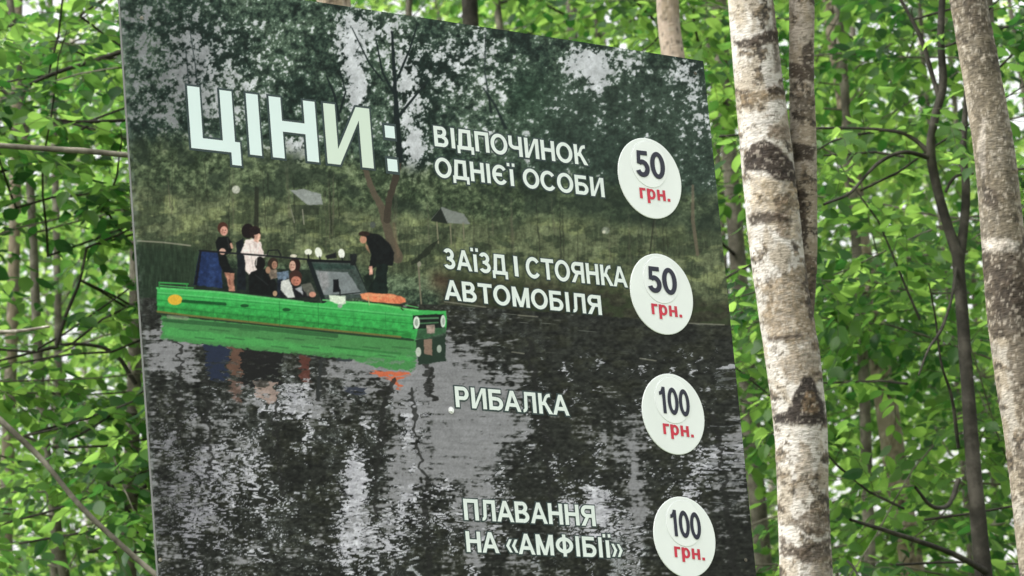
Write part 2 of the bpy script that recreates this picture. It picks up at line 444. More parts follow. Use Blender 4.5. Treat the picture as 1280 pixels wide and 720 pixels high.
    Gl = blobs([(200, 440, 26, 34, .42), (238, 445, 22, 40, .32), (470, 450, 80, 26, .40), (545, 460, 60, 50, .50), (600, 530, 80, 45, .36), (560, 560, 50, 50, .20), (640, 470, 50, 30, .2), (400, 500, 70, 30, .22),
                 (300, 540, 60, 60, .13), (270, 520, 40, 30, .16), (795, 620, 16, 100, .34), (770, 545, 26, 40, .16), (520, 590, 60, 40, .22), (480, 640, 50, 50, .16), (590, 640, 30, 60, .2), (640, 700, 60, 30, .14),
                 (930, 560, 24, 90, .20), (905, 620, 22, 80, .14), (250, 610, 60, 50, .08), (205, 690, 30, 60, .14), (300, 700, 80, 40, .10), (188, 620, 8, 200, .16), (650, 590, 60, 50, .10), (400, 700, 60, 40, .08), (860, 480, 60, 40, .05)])
    Gl = Gl - blobs([(350, 600, 60, 60, .05), (750, 440, 120, 30, .3), (870, 440, 80, 60, .22), (700, 560, 26, 70, .12), (330, 440, 60, 30, .1)])
    f = .40 * patch + .34 * rip + .26 * rip2 + .22 * vert; f = (f - f.mean()) / f.std() * .9 + 8.5 * Gl - 2.0
    ww = np.where(wm > 0)[0]
    amp = 2.5 + 7 * dist[ww]
    mx_ = x[ww] + (vnoise(x[ww] / 34, y[ww] / 2.4, 171) - .5) * 2 * amp + (vnoise(x[ww] / 11, y[ww] / 4, 173) - .5) * 5
    my_ = 300 - (y[ww] - wl[ww]) * .86 + (vnoise(x[ww] / 26, y[ww] / 2.6, 172) - .5) * 2.6 * amp - .0 * x[ww]
    uv = board_uv(mx_, my_)
    ii = np.clip(np.searchsorted(tk, uv[:, 1]), 0, len(tk) - 1) * len(sk) + np.clip(np.searchsorted(sk, uv[:, 0]), 0, len(sk) - 1)
    mir = CAN[ii]; ml = mir.mean(1)[:, None]
    mir = ml * 1.0 + (mir - ml) * .35
    wcol = rgb(56, 58, 53)[None] * (.46 + .8 * rip2 + .34 * rip)[:, None]
    wcol = wcol + (rgb(6, 6, 0)[None] * sm(.45, .7, patch)[:, None])
    k2 = sm(.26, .60, ml)
    wcol[ww] = wcol[ww] * (.55 + 1.1 * ml) * (1 - k2) + (mir * .94 * (.85 + .3 * rip2[ww])[:, None] + rgb(5, 2, 10)) * k2
    over(wm, wcol)
    lc = rgb(166, 163, 172)[None] * (.82 + .22 * rip + .10 * micro)[:, None]
    over(wm * sm(-.4, 1.0, f) * .93, lc)
    over(wm * sm(-.7, 0, f) * .40, rgb(98, 98, 98))
    # thin bright ripple lines near the far shore
    over(wm * sm(.80, .86, fbm0(x / 30, (y - .08 * x) / 1.5, 81, 2)) * sm(470, 400, y) * sm(560, 600, x) * .6, rgb(128, 130, 124))
    for (xa, ya, xb, yb) in ((556, 377, 607, 384), (648, 394, 672, 396), (861, 404, 905, 406), (800, 448, 820, 451), (640, 440, 655, 442)):
        stroke([(xa, ya), (xb, yb)], 1.6, rgb(138, 134, 122), alpha=.7)
    # reflected trunks: wavering dark verticals
    def refl(pts, w, seed):
        pts = np.array(pts, float); yy = np.linspace(pts[0, 1], pts[-1, 1], 60); xx = np.interp(yy, pts[:, 1], pts[:, 0])
        q = np.random.default_rng(seed); xx = xx + np.convolve(q.normal(0, 4.2, 66), np.ones(3) / 3, 'same')[:60]
        stroke(np.stack([xx, yy], 1), w, rgb(44, 44, 42), alpha=.8, jag=4, seed=seed)
    refl([(514, 486), (520, 545), (533, 600), (536, 720)], 4, 1); refl([(480, 485), (472, 560), (468, 650)], 4, 2)
    refl([(404, 440), (400, 500)], 4, 3); refl([(660, 425), (672, 500), (684, 560), (690, 640)], 5, 4)
    refl([(893, 520), (908, 600), (918, 720)], 5, 5); refl([(258, 470), (262, 600)], 3.5, 6); refl([(345, 480), (352, 620)], 4, 7)
    refl([(536, 455), (540, 500)], 3, 8); refl([(225, 425), (222, 480), (228, 560)], 3, 9)
    # --- reflection of the boat
    k = np.where((PX > 190) & (PX < 565) & (PY > 385) & (PY < 515))[0]
    P_ = lambda *a: [(a[i], a[i + 1]) for i in range(0, len(a), 2)]
    shape(P_(254, 430, 285, 432, 284, 478, 262, 476), rgb(44, 52, 74), jag=2, wob=4)
    shape(P_(287, 434, 303, 436, 303, 470, 289, 470), rgb(104, 76, 64), jag=3, wob=4)
    shape(P_(300, 436, 352, 440, 350, 482, 303, 484), rgb(38, 38, 38), jag=3, wob=4)
    shape(P_(318, 475, 346, 478, 344, 506, 320, 498), rgb(168, 142, 134), jag=3, wob=4, alpha=.85)
    shape(P_(288, 474, 304, 476, 300, 506, 290, 500), rgb(140, 102, 92), jag=3, wob=4, alpha=.6)
    shape(P_(374, 444, 388, 446, 388, 480, 376, 478), rgb(104, 58, 50), jag=2, wob=4, alpha=.85)
    shape(P_(422, 446, 442, 447, 440, 452, 420, 451), rgb(60, 66, 70), jag=1); shape(P_(430, 484, 458, 484, 456, 494, 434, 492), rgb(60, 64, 78), jag=2, wob=4)
    stroke([(402, 448), (398, 498)], 5, rgb(54, 56, 56), jag=3)
    shape(P_(463, 463, 512, 466, 508, 474, 502, 476, 500, 487, 494, 487, 493, 476, 480, 473, 464, 468), rgb(206, 100, 66), jag=1.5, wob=5)
    refl([(490, 474), (484, 500), (476, 560)], 5, 11); refl([(536, 460), (538, 500)], 3.5, 12)
    shape(P_(202, 394, 202, 423, 255, 430, 350, 441, 440, 449, 470, 459, 514, 464, 521, 455, 521, 424), rgb(72, 140, 76), soft=2, jag=2.2, wob=2)
    shape(P_(206, 408, 330, 424, 516, 446, 516, 452, 440, 444, 330, 434, 206, 420), rgb(74, 164, 82), soft=3, jag=1.8, alpha=.8)
    for k_ in range(16):
        xa = 206 + 19 * k_; ya = 400 + .115 * (xa - 200) + (k_ * 7 % 5) * 4.2
        stroke([(xa, ya), (xa + 22, ya + 2.4)], 2.0, rgb(44, 84, 52), alpha=.4, jag=2)
    stroke([(198, 391), (300, 402), (420, 415), (516, 424)], 4.5, rgb(38, 60, 42), alpha=.9, jag=1.2)
    stroke([(205, 400), (300, 408), (420, 420)], 5, rgb(40, 78, 48), alpha=.55, jag=2); stroke([(210, 396), (235, 398)], 5, rgb(150, 156, 130), alpha=.55, jag=2)
    stroke([(420, 434), (500, 442)], 2.5, rgb(40, 110, 52), alpha=.5)
    shape(P_(519, 425, 557, 418, 557, 452, 523, 456), rgb(44, 62, 50), jag=1.5)
    ell(523, 440, 3.5, 6, rgb(176, 182, 170)); ell(549, 436, 3, 5, rgb(150, 160, 150)); shape(P_(530, 424, 540, 424, 540, 444, 530, 442), rgb(136, 110, 96), jag=1)

    # ---------------- the boat with its people (drawn from the crop at 3.2x)
    c3 = lambda *a: [(160 + a[i] / 3.2, 200 + a[i + 1] / 3.2) for i in range(0, len(a), 2)]
    L3 = lambda pts, w, col, **k: stroke(c3(*pts), np.asarray(w) / 3.2, col, **k)
    E3 = lambda cx, cy, rx, ry, col, **k: ell(160 + cx / 3.2, 200 + cy / 3.2, rx / 3.2, ry / 3.2, col, **k)
    S3 = lambda pts, col, **k: shape(c3(*pts), col, **{'soft': 1.5, 'jag': .8, 'tex': .30, **k})
    blk = rgb(24, 28, 28); skin = rgb(196, 140, 118); green = rgb(62, 182, 86)
    # shade inside the boat, canvas
    S3((290, 430, 760, 440, 770, 575, 270, 520), rgb(30, 38, 34), alpha=.75)
    S3((288, 362, 372, 372, 378, 512, 262, 500, 272, 440), rgb(34, 52, 96)); S3((330, 372, 350, 374, 346, 508, 318, 504), rgb(50, 72, 124), alpha=.5, soft=3)
    S3((288, 362, 296, 362, 276, 500, 262, 500), rgb(22, 28, 40))
    # standing woman in black
    E3(379, 272, 21, 24, rgb(82, 48, 38)); E3(384, 284, 15, 19, rgb(208, 146, 130)); 
    S3((362, 308, 400, 306, 418, 336, 414, 366, 392, 380, 406, 420, 424, 452, 384, 452, 366, 420, 358, 370, 350, 330), blk)
    E3(378, 366, 13, 13, rgb(206, 158, 144)); L3((412, 336, 416, 350), 9, rgb(190, 140, 120))
    S3((386, 450, 426, 452, 424, 490, 428, 524, 404, 524, 398, 490), rgb(176, 118, 98)); L3((405, 480, 408, 496), 8, rgb(120, 72, 58), alpha=.7)
    # dark haired person behind
    E3(480, 284, 26, 30, rgb(36, 28, 28)); S3((432, 330, 462, 312, 470, 420, 472, 520, 436, 518, 438, 400), rgb(28, 34, 40))
    # woman in white
    S3((470, 318, 500, 314, 530, 330, 544, 378, 560, 376, 548, 390, 520, 395, 516, 440, 484, 458, 470, 440, 466, 385, 450, 370), rgb(226, 206, 204), tex=.06)
    S3((500, 326, 530, 332, 540, 372, 512, 380), rgb(208, 182, 180), alpha=.6, soft=3)
    E3(508, 290, 22, 26, rgb(48, 34, 32)); S3((506, 296, 526, 292, 530, 312, 520, 330, 504, 324), rgb(214, 160, 142)); S3((486, 270, 530, 272, 528, 292, 508, 300, 492, 296), rgb(44, 32, 32))
    # seated people
    S3((492, 450, 520, 436, 560, 440, 590, 480, 600, 545, 486, 535, 480, 480), blk); E3(528, 414, 21, 28, rgb(28, 26, 26))
    S3((556, 440, 590, 430, 604, 470, 572, 478), rgb(120, 104, 92)); E3(580, 415, 21, 24, rgb(60, 46, 38)); E3(586, 420, 11, 16, rgb(168, 122, 100)); E3(560, 440, 10, 14, rgb(160, 120, 96))
    S3((596, 450, 640, 444, 648, 470, 626, 492, 600, 480), rgb(96, 112, 134), tex=.4)
    E3(668, 420, 22, 30, rgb(48, 30, 28)); E3(658, 424, 13, 21, rgb(206, 158, 140)); E3(662, 384, 14, 7, rgb(206, 196, 180))
    S3((596, 480, 618, 476, 620, 550, 596, 546), rgb(34, 40, 52))
    S3((612, 488, 640, 474, 690, 520, 720, 510, 740, 520, 750, 552, 608, 548), rgb(34, 34, 38)); S3((612, 484, 645, 476, 668, 548, 640, 552, 610, 520), rgb(196, 194, 192), tex=.08)
    S3((690, 500, 730, 490, 752, 530, 720, 545), rgb(92, 92, 84)); S3((668, 515, 695, 505, 700, 540), rgb(160, 160, 168))
    E3(670, 468, 26, 28, rgb(72, 46, 40)); E3(672, 484, 20, 19, rgb(190, 116, 96), rot=.2); E3(738, 538, 14, 11, rgb(200, 136, 116)); E3(588, 534, 9, 11, rgb(178, 140, 110))
    for fx_, fy_, r_ in ((385, 283, 1.0), (588, 418, .8), (659, 422, 1.0), (673, 484, 1.2)):
        E3(fx_ - 5 * r_, fy_ - 3 * r_, 2.6 * r_, 2, rgb(92, 58, 52), alpha=.75); E3(fx_ + 5 * r_, fy_ - 2 * r_, 2.6 * r_, 2, rgb(92, 58, 52), alpha=.75)
        E3(fx_ + 1, fy_ + 8 * r_, 4 * r_, 2, rgb(150, 72, 70), alpha=.7); E3(fx_ - 8 * r_, fy_ + 4 * r_, 4 * r_, 10 * r_, rgb(130, 84, 70), alpha=.45, soft=2)
    L3((398, 312, 404, 350), 5, rgb(60, 58, 60), alpha=.6); L3((486, 336, 500, 430), 5, rgb(190, 172, 172), alpha=.7); L3((520, 340, 512, 420), 5, rgb(244, 228, 226), alpha=.6)
    L3((510, 460, 560, 500), 5, rgb(54, 56, 58), alpha=.6); L3((1000, 320, 1040, 400), 6, rgb(48, 52, 54), alpha=.6); L3((1010, 430, 1006, 530), 4, rgb(44, 58, 54), alpha=.7)
    # rail
    L3((286, 362, 560, 384, 740, 400, 900, 410), 7, rgb(34, 36, 40)); L3((556, 382, 562, 362, 600, 360, 612, 382), 5, rgb(34, 36, 38))
    # standing man bending over the bow
    S3((945, 300, 966, 290, 1010, 300, 1050, 340, 1066, 372, 1060, 420, 1038, 424, 1004, 420, 980, 436, 962, 430, 974, 380), rgb(26, 30, 30))
    S3((996, 416, 1040, 416, 1034, 470, 1040, 532, 960, 540, 968, 500, 990, 470), rgb(26, 38, 34)); S3((940, 470, 985, 440, 980, 540, 950, 520), rgb(24, 36, 30), alpha=.8)
    E3(941, 318, 14, 16, rgb(186, 130, 104)); S3((922, 292, 938, 284, 962, 288, 966, 300, 950, 306, 924, 302), rgb(52, 38, 32)); S3((948, 330, 960, 344, 968, 372, 956, 360), rgb(150, 112, 88))
    S3((964, 424, 978, 426, 980, 458, 966, 462), rgb(206, 148, 132))
    # windscreen
    S3((728, 400, 905, 405, 962, 545, 778, 572), rgb(66, 78, 74)); S3((750, 442, 880, 450, 935, 536, 775, 540), rgb(120, 126, 130), tex=.08)
    S3((756, 446, 800, 448, 806, 500, 780, 530), rgb(152, 146, 150), alpha=.6, soft=4); S3((730, 412, 900, 420, 906, 436, 742, 436), rgb(52, 72, 66))
    L3((724, 404, 786, 572), 17, rgb(30, 38, 40)); L3((905, 410, 960, 530), 5, rgb(40, 50, 46)); L3((720, 402, 905, 408), 10, rgb(26, 30, 32))
    S3((886, 374, 916, 376, 912, 424, 892, 420), rgb(34, 38, 38)); S3((790, 384, 830, 370, 836, 392, 796, 398), rgb(34, 36, 38))
    E3(721, 368, 15, 12, rgb(222, 220, 208)); E3(762, 370, 14, 21, rgb(220, 220, 210), rot=-.25); E3(854, 374, 13, 19, rgb(226, 224, 216), rot=-.15)
    L3((721, 380, 724, 400), 6, blk); L3((766, 388, 770, 402), 5, blk); L3((856, 392, 860, 404), 5, blk)
    S3((820, 478, 842, 476, 848, 528, 820, 530), rgb(26, 28, 32)); L3((848, 520, 848, 592), 5, rgb(28, 32, 34)); L3((840, 540, 930, 530), 4, rgb(40, 44, 44))
    # hull
    S3((116, 510, 360, 528, 560, 552, 700, 568, 775, 574, 800, 566, 960, 566, 1080, 592, 1180, 600, 1272, 604, 1276, 650, 1270, 690, 1190, 714, 1145, 716, 1090, 706, 240, 620, 118, 604), green, tex=.05)
    S3((116, 545, 600, 588, 1150, 640, 1145, 716, 1090, 706, 240, 620, 118, 604), rgb(44, 156, 68), alpha=.5, soft=3)
    S3((118, 580, 600, 628, 1146, 690, 1145, 716, 1090, 706, 240, 620, 118, 604), rgb(44, 140, 60), alpha=.7, soft=3)
    L3((116, 512, 360, 528, 560, 552, 700, 568), 8, rgb(96, 206, 112), alpha=.8); L3((780, 560, 1000, 578, 1160, 604), 6, rgb(110, 214, 120), alpha=.8)
    L3((125, 490, 240, 496), 6, rgb(60, 156, 76)); L3((125, 490, 125, 512), 5, rgb(50, 140, 66)); L3((235, 496, 236, 516), 5, rgb(50, 140, 66)); L3((130, 502, 260, 512), 5, rgb(70, 160, 84))
    L3((118, 606, 240, 622, 600, 660, 1090, 708), 8, rgb(120, 112, 56), alpha=.9); L3((120, 560, 600, 606, 1140, 655), 2.5, rgb(24, 112, 46), alpha=.6)
    L3((118, 530, 600, 572, 1140, 622), 3, rgb(120, 214, 134), alpha=.55, soft=1.6); L3((118, 536, 600, 578, 1140, 628), 2.5, rgb(26, 104, 50), alpha=.5, soft=1.6)
    L3((118, 588, 600, 636, 1100, 688), 4, rgb(30, 92, 48), alpha=.45, soft=2)
    for xx in (340, 480, 900, 1030): L3((xx, 545 + .09 * (xx - 340), xx + 2, 640 + .09 * (xx - 340)), 2, rgb(30, 110, 54), alpha=.35)
    for xx in (605, 760): L3((xx, 566, xx + 2, 668), 2.5, rgb(26, 104, 46), alpha=.6)
    E3(188, 559, 29, 21, rgb(240, 176, 44)); L3((218, 565, 390, 578), 9, rgb(22, 92, 44)); L3((218, 560, 390, 572), 3, rgb(20, 70, 38))
    E3(466, 583, 17, 7, rgb(26, 90, 44)); E3(634, 599, 17, 7, rgb(26, 90, 44))
    S3((804, 540, 870, 545, 872, 574, 850, 580, 808, 565), rgb(206, 216, 196), tex=.1); E3(848, 584, 10, 8, rgb(150, 160, 150))
    S3((930, 536, 960, 531, 1060, 538, 1108, 552, 1112, 566, 1086, 576, 980, 568, 935, 555), rgb(232, 122, 82)); L3((950, 540, 1070, 546), 6, rgb(244, 152, 108), alpha=.7, soft=2)
    L3((940, 566, 1080, 580, 1100, 600), 5, rgb(40, 70, 40)); L3((960, 548, 966, 580), 3, rgb(180, 180, 120)); L3((1000, 576, 1090, 590), 6, rgb(92, 200, 90), alpha=.7); L3((1110, 580, 1160, 590), 4, rgb(90, 180, 100))
    # face of the boat
    S3((1140, 622, 1262, 616, 1266, 672, 1142, 676), rgb(30, 40, 34)); L3((1165, 634, 1240, 632), 7, rgb(80, 126, 88)); L3((1165, 654, 1240, 650), 6, rgb(70, 112, 78))
    E3(1154, 650, 13, 25, rgb(206, 216, 204)); E3(1154, 650, 7, 15, rgb(150, 160, 150)); E3(1260, 645, 10, 25, rgb(196, 206, 196)); E3(1262, 645, 5, 14, rgb(150, 158, 150))
    S3((1194, 660, 1226, 658, 1226, 696, 1196, 698), rgb(150, 132, 122)); S3((1160, 676, 1270, 670, 1274, 700, 1196, 718, 1150, 716), rgb(60, 80, 64), alpha=.8, tex=.3); S3((1194, 664, 1226, 662, 1226, 692, 1196, 694), rgb(158, 136, 126))
    # --- whole sheet: more contrast, less saturation, thin grey veil; scuffed pale left margin
    edge = sm(9, 0, (PX - np.interp(PY, [0, 720], [151.5, 195.5])) + 5 * (fbm(x / 6, y / 10, 95, 3) - .5))
    over(edge * .35 * sm(.35, .65, fbm(x / 5, y / 7, 96, 3)), rgb(148, 160, 152))
    C = np.clip((C - .34) * 1.20 + .33, .03, 1)
    gy = C.mean(1)[:, None]; C = gy + (C - gy) * .80
    C = np.clip(C * (.90 + .12 * vnoise(x / 1.5, y / 1.5, 97) + .09 * fbm(x / 6, y / 5, 98, 2))[:, None], 0, 1)
    over(np.full(len(PX), .03), rgb(150, 165, 165))
paint_print()

sign = empty('price_sign', tuple(board_pt(np.array((SL + SR) / 2), np.array(TB))[:2]) + (0.0,),
             'large weathered price board with printed lake picture and white Cyrillic lettering', 'sign')
i = np.arange(SS.size).reshape(SS.shape)
F = np.stack([i[:-1, :-1], i[:-1, 1:], i[1:, 1:], i[1:, :-1]], -1).reshape(-1, 4)
if (np.cross(bu, bw) @ bn) < 0: F = F[:, ::-1]
pr = mesh_obj('printed_picture', PV, F, M_print, smooth=True, colors=srgb(C) * .92); put(pr, sign)
pr['label'] = 'faded print of a green amphibious boat on a wooded lake'

def slab(name, s0, s1, t0, t1, n0, n1, mat, parent, nx=2, ny=2):
    """closed box in board coordinates following the sheet's slight warp"""
    ss = np.linspace(s0, s1, nx); tt = np.linspace(t0, t1, ny); V = []; 
    A, B = np.meshgrid(ss, tt); w = warp(A, B)
    V = np.concatenate([board_pt(A, B, w + n1).reshape(-1, 3), board_pt(A, B, w + n0).reshape(-1, 3)])
    i = np.arange(nx * ny).reshape(ny, nx); F = []
    for a in range(ny - 1):
        for b in range(nx - 1):
            q = [i[a, b], i[a, b + 1], i[a + 1, b + 1], i[a + 1, b]]
            F.append([int(v) for v in q]); F.append([int(v) + nx * ny for v in q[::-1]])
    rim = list(i[0, :-1]) + list(i[:-1, -1]) + list(i[-1, :0:-1]) + list(i[:0:-1, 0])
    for k in range(len(rim)):
        a, b = int(rim[k]), int(rim[(k + 1) % len(rim)])
        F.append([a + nx * ny, b + nx * ny, b, a])
    o = mesh_obj(name, V, F, mat); put(o, parent); return o

slab('board', SL, SR, TB, TT, -.0075, -.0006, M_board, sign, 24, 24)
for k, s in enumerate((SL + .22, SR - .24)):                # posts stand on the ground behind the board
    a = board_pt(np.array(s - .045), np.array(0.)); 
    slab('post', s - .045, s + .045, -B0[2] - .3, TT - .12, -.11, -.022, M_post, sign)
for t in (TB + .25, TT - .3):
    slab('batten', SL + .06, SR - .06, t - .04, t + .04, -.0215, -.009, M_post, sign)

# ---- lettering: strokes on a unit cap height
def q(*p): return ('q', [(p[k], p[k + 1]) for k in range(0, len(p), 2)])
def box(x0, y0, x1, y1): return q(x0, y0, x1, y0, x1, y1, x0, y1)
def para(xb, yb, xt, yt, w): return q(xb - w / 2, yb, xb + w / 2, yb, xt + w / 2, yt, xt - w / 2, yt)
def arc(cx, cy, rx, ry, a0, a1, wx=.2, wy=.17): return ('a', (cx, cy, rx, ry, a0, a1, wx, wy))
w_ = .22; h_ = .178
GL = {
 'В': (1.0, [box(.08, 0, .08 + w_, 1), box(.26, 1 - h_, .52, 1), box(.26, .43, .55, .43 + h_ * .92), box(.26, 0, .55, h_), arc(.52, .73, .20, .19, -90, 90, w_, h_ * .95), arc(.55, .28, .25, .2, -90, 90, w_, h_)]),
 'І': (.42, [box(.10, 0, .10 + w_, 1)]),
 'Ї': (.46, [box(.13, 0, .13 + w_, .86), box(-.02, 1.0, .15, 1.17), box(.30, 1.0, .47, 1.17)]),
 'Д': (1.04, [box(.02, -.2, .19, h_), box(.85, -.2, 1.02, h_), box(.10, 0, .95, h_), para(.20, h_ - .01, .29, 1, w_), box(.66, .1, .66 + w_, 1), box(.25, 1 - h_, .8, 1)]),
 'П': (1.0, [box(.08, 0, .08 + w_, 1), box(.71, 0, .71 + w_, 1), box(.2, 1 - h_, .8, 1)]),
 'О': (1.1, [arc(.55, .5, .405, .43, 0, 360, w_, h_)]),
 'Ч': (.95, [box(.66, 0, .66 + w_, 1), box(.05, .62, .05 + w_, 1), arc(.44, .62, .287, .20, 180, 270, w_, h_), box(.42, .34, .72, .34 + h_)]),
 'И': (1.02, [box(.08, 0, .08 + w_, 1), box(.74, 0, .74 + w_, 1), q(.16, 0, .32, 0, .86, 1, .70, 1), q(.10, 0, .3, 0, .3, .12, .1, .12)]),
 'Н': (1.0, [box(.08, 0, .08 + w_, 1), box(.72, 0, .72 + w_, 1), box(.2, .44, .8, .44 + h_)]),
 'К': (.92, [box(.08, 0, .08 + w_, 1), q(.26, .44, .42, .40, .62, .80, .48, .86), arc(.74, .80, .17, .115, 100, 185, .17, .16), q(.34, .56, .52, .60, .92, 0, .67, 0), box(.2, .42, .42, .58), box(.70, .84, .80, 1.0)]),
 'Є': (1.02, [arc(.52, .5, .38, .43, 38, 322, w_, h_), box(.2, .42, .64, .42 + h_)]),
 'С': (1.04, [arc(.53, .5, .39, .43, 38, 322, w_, h_)]),
 'Б': (.98, [box(.08, 0, .08 + w_, 1), box(.2, 1 - h_, .82, 1), box(.26, .46, .55, .46 + h_), box(.26, 0, .55, h_), arc(.55, .31, .255, .228, -90, 90, w_, h_)]),
 'З': (.86, [arc(.38, .72, .23, .2, -90, 155, w_, h_), arc(.39, .28, .27, .2, -155, 90, w_, h_), box(.26, .44, .42, .44 + h_ * .85)]),
 'А': (1.0, [q(0, 0, .215, 0, .60, 1, .40, 1), q(.785, 0, 1, 0, .60, 1, .40, 1), box(.2, .22, .8, .22 + h_)]),
 'Т': (.9, [box(.35, 0, .35 + w_, 1), box(.03, 1 - h_, .87, 1)]),
 'Я': (1.0, [box(.71, 0, .71 + w_, 1), box(.42, 1 - h_, .75, 1), box(.42, .40, .75, .40 + h_), arc(.42, .70, .24, .215, 90, 270, w_, h_), q(.04, 0, .28, 0, .56, .45, .34, .45)]),
 'М': (1.2, [box(.08, 0, .08 + w_, 1), box(.91, 0, .91 + w_, 1), q(.50, 0, .70, 0, .32, 1, .1, 1), q(.50, 0, .70, 0, 1.1, 1, .88, 1)]),
 'Л': (1.0, [box(.71, 0, .71 + w_, 1), box(.26, 1 - h_, .8, 1), q(.20, .25, .39, .2, .43, 1, .24, 1), arc(.14, .24, .16, .165, -95, 15, .18, .15)]),
 'Р': (.94, [box(.08, 0, .08 + w_, 1), box(.26, 1 - h_, .53, 1), box(.26, .36, .53, .36 + h_), arc(.53, .68, .235, .238, -90, 90, w_, h_)]),
 'Ф': (1.2, [box(.50, -.03, .70, 1.05), arc(.60, .52, .42, .31, 0, 360, w_, h_)]),
 'Ц': (1.02, [box(.08, 0, .08 + w_, 1), box(.66, 0, .66 + w_, 1), box(.2, 0, .97, h_), box(.80, -.2, .80 + .17, h_)]),
 '«': (.78, [q(.06, .38, .24, .38, .42, .70, .26, .70), q(.06, .38, .24, .38, .42, .06, .26, .06), q(.40, .38, .58, .38, .76, .70, .60, .70), q(.40, .38, .58, .38, .76, .06, .60, .06)]),
 '»': (.78, [q(.02, .70, .18, .70, .36, .38, .18, .38), q(.02, .06, .18, .06, .36, .38, .18, .38), q(.36, .70, .52, .70, .70, .38, .52, .38), q(.36, .06, .52, .06, .70, .38, .52, .38)]),
 ':': (.5, [box(.12, 0, .34, .2), box(.12, .55, .34, .75)]),
 ' ': (.36, []),
 '5': (.80, [q(.13, .50, .30, .47, .36, 1, .17, 1), box(.2, 1 - .17, .70, 1), arc(.40, .325, .25, .245, -160, 130, .235, .185)]),
 '0': (.80, [arc(.40, .5, .265, .43, 0, 360, .235, .18)]),
 '1': (.62, [box(.27, 0, .27 + .225, 1), q(.06, .68, .30, .72, .42, 1, .30, 1), q(.06, .66, .3, .72, .3, .86, .06, .80)]),
 'г': (.60, [box(.08, 0, .30, .78), box(.2, .60, .58, .78)]),
 'р': (.82, [box(.08, -.28, .30, .78), arc(.44, .39, .22, .30, 0, 360, .21, .17)]),
 'н': (.82, [box(.08, 0, .30, .78), box(.54, 0, .76, .78), box(.2, .31, .6, .48)]),
 '.': (.4, [box(.09, 0, .31, .21)]),
}

def glyph_mesh(ch, grow):
    """list of (polygon points) for a glyph; every polygon convex or a quad of an arc strip"""
    polys = []
    for kind, d in GL[ch][1]:
        if kind == 'q':
            p = np.array(d, float)
            if grow:
                c = p.mean(0); n = len(p); out = []
                A = sum(p[k][0] * p[(k + 1) % n][1] - p[(k + 1) % n][0] * p[k][1] for k in range(n)); sg = 1 if A > 0 else -1
                for k in range(n):
                    e0 = p[k] - p[k - 1]; e1 = p[(k + 1) % n] - p[k]
                    n0 = np.array([e0[1], -e0[0]]) / (np.hypot(*e0) + 1e-9) * sg; n1 = np.array([e1[1], -e1[0]]) / (np.hypot(*e1) + 1e-9) * sg
                    b = n0 + n1; b /= max(.35, (b @ b) / 2) ; out.append(p[k] + b * grow)
                p = np.array(out)
            polys.append([p])
        else:
            cx, cy, rx, ry, a0, a1, wx, wy = d
            wx += 2 * grow; wy += 2 * grow; ea = math.degrees(grow / rx) if (a1 - a0) < 359 else 0
            a = np.radians(np.linspace(a0 - ea, a1 + ea, max(6, int((a1 - a0) / 12))))
            o = np.stack([cx + (rx + wx / 2) * np.cos(a), cy + (ry + wy / 2) * np.sin(a)], 1)
            n = np.stack([cx + max(.01, rx - wx / 2) * np.cos(a), cy + max(.01, ry - wy / 2) * np.sin(a)], 1)
            polys.append([np.array([o[k], o[k + 1], n[k + 1], n[k]]) for k in range(len(a) - 1)])
    return polys

def letter_obj(ch, s0, t0, dv, sx, hgt, mat, parent, n0, outline=None, grow=.0, name='letter', shear=0.0):
    """one letter: outline layer then face layer, strokes a hair apart so no two faces share a plane"""
    V = []; Fc = []; mi = []
    layers = ([(grow, 1, 0.0)] if outline else []) + [(0.0, 0, .0009)]
    for g, m, z0 in layers:
        gx = g
        for si, strokes in enumerate(glyph_mesh(ch, gx)):
            for p in strokes:
                A = sum(p[k][0] * p[(k + 1) % len(p)][1] - p[(k + 1) % len(p)][0] * p[k][1] for k in range(len(p)))
                if A < 0: p = p[::-1]
                b = len(V); z = n0 + z0 + si * .00006
                for (x, y) in p:
                    ps = s0 + dv[0] * x * sx + shear * y * hgt; pt = t0 + dv[1] * x * sx + y * hgt
                    V.append((ps, pt, z + float(warp(ps, pt))))
                Fc.append(list(range(b, b + len(p)))); mi.append(m)
    V = np.array(V); P = board_pt(V[:, 0], V[:, 1], V[:, 2])
    c = P.mean(0)
    o = mesh_obj(name, P - c, Fc, [mat, outline] if outline else [mat], midx=mi)
    o.location = Vector(c); put(o, parent); return o

def write(text, p0, p1, ptop, mat, parent, n0=.0006, outline=None, grow=.06, track=0.0, name='letter', mats=None, scale_x=None, top_h=1.0):
    """text between baseline pixels p0 and p1; ptop is the pixel at the cap height above p0"""
    a = board_uv(*p0); b = board_uv(*p1); tp = board_uv(*ptop); hgt = (tp[1] - a[1]) / top_h
    adv = [GL[c][0] + track for c in text]
    tot = sum(adv) - track - .14
    d = (b - a) / tot; x = -.07
    for i, ch in enumerate(text):
        if ch != ' ':
            mm = mats[i] if mats else mat
            s = a + d * x
            letter_obj(ch, s[0], s[1], d, 1.0, hgt, mm, parent, n0, outline, grow, name)
        x += adv[i]

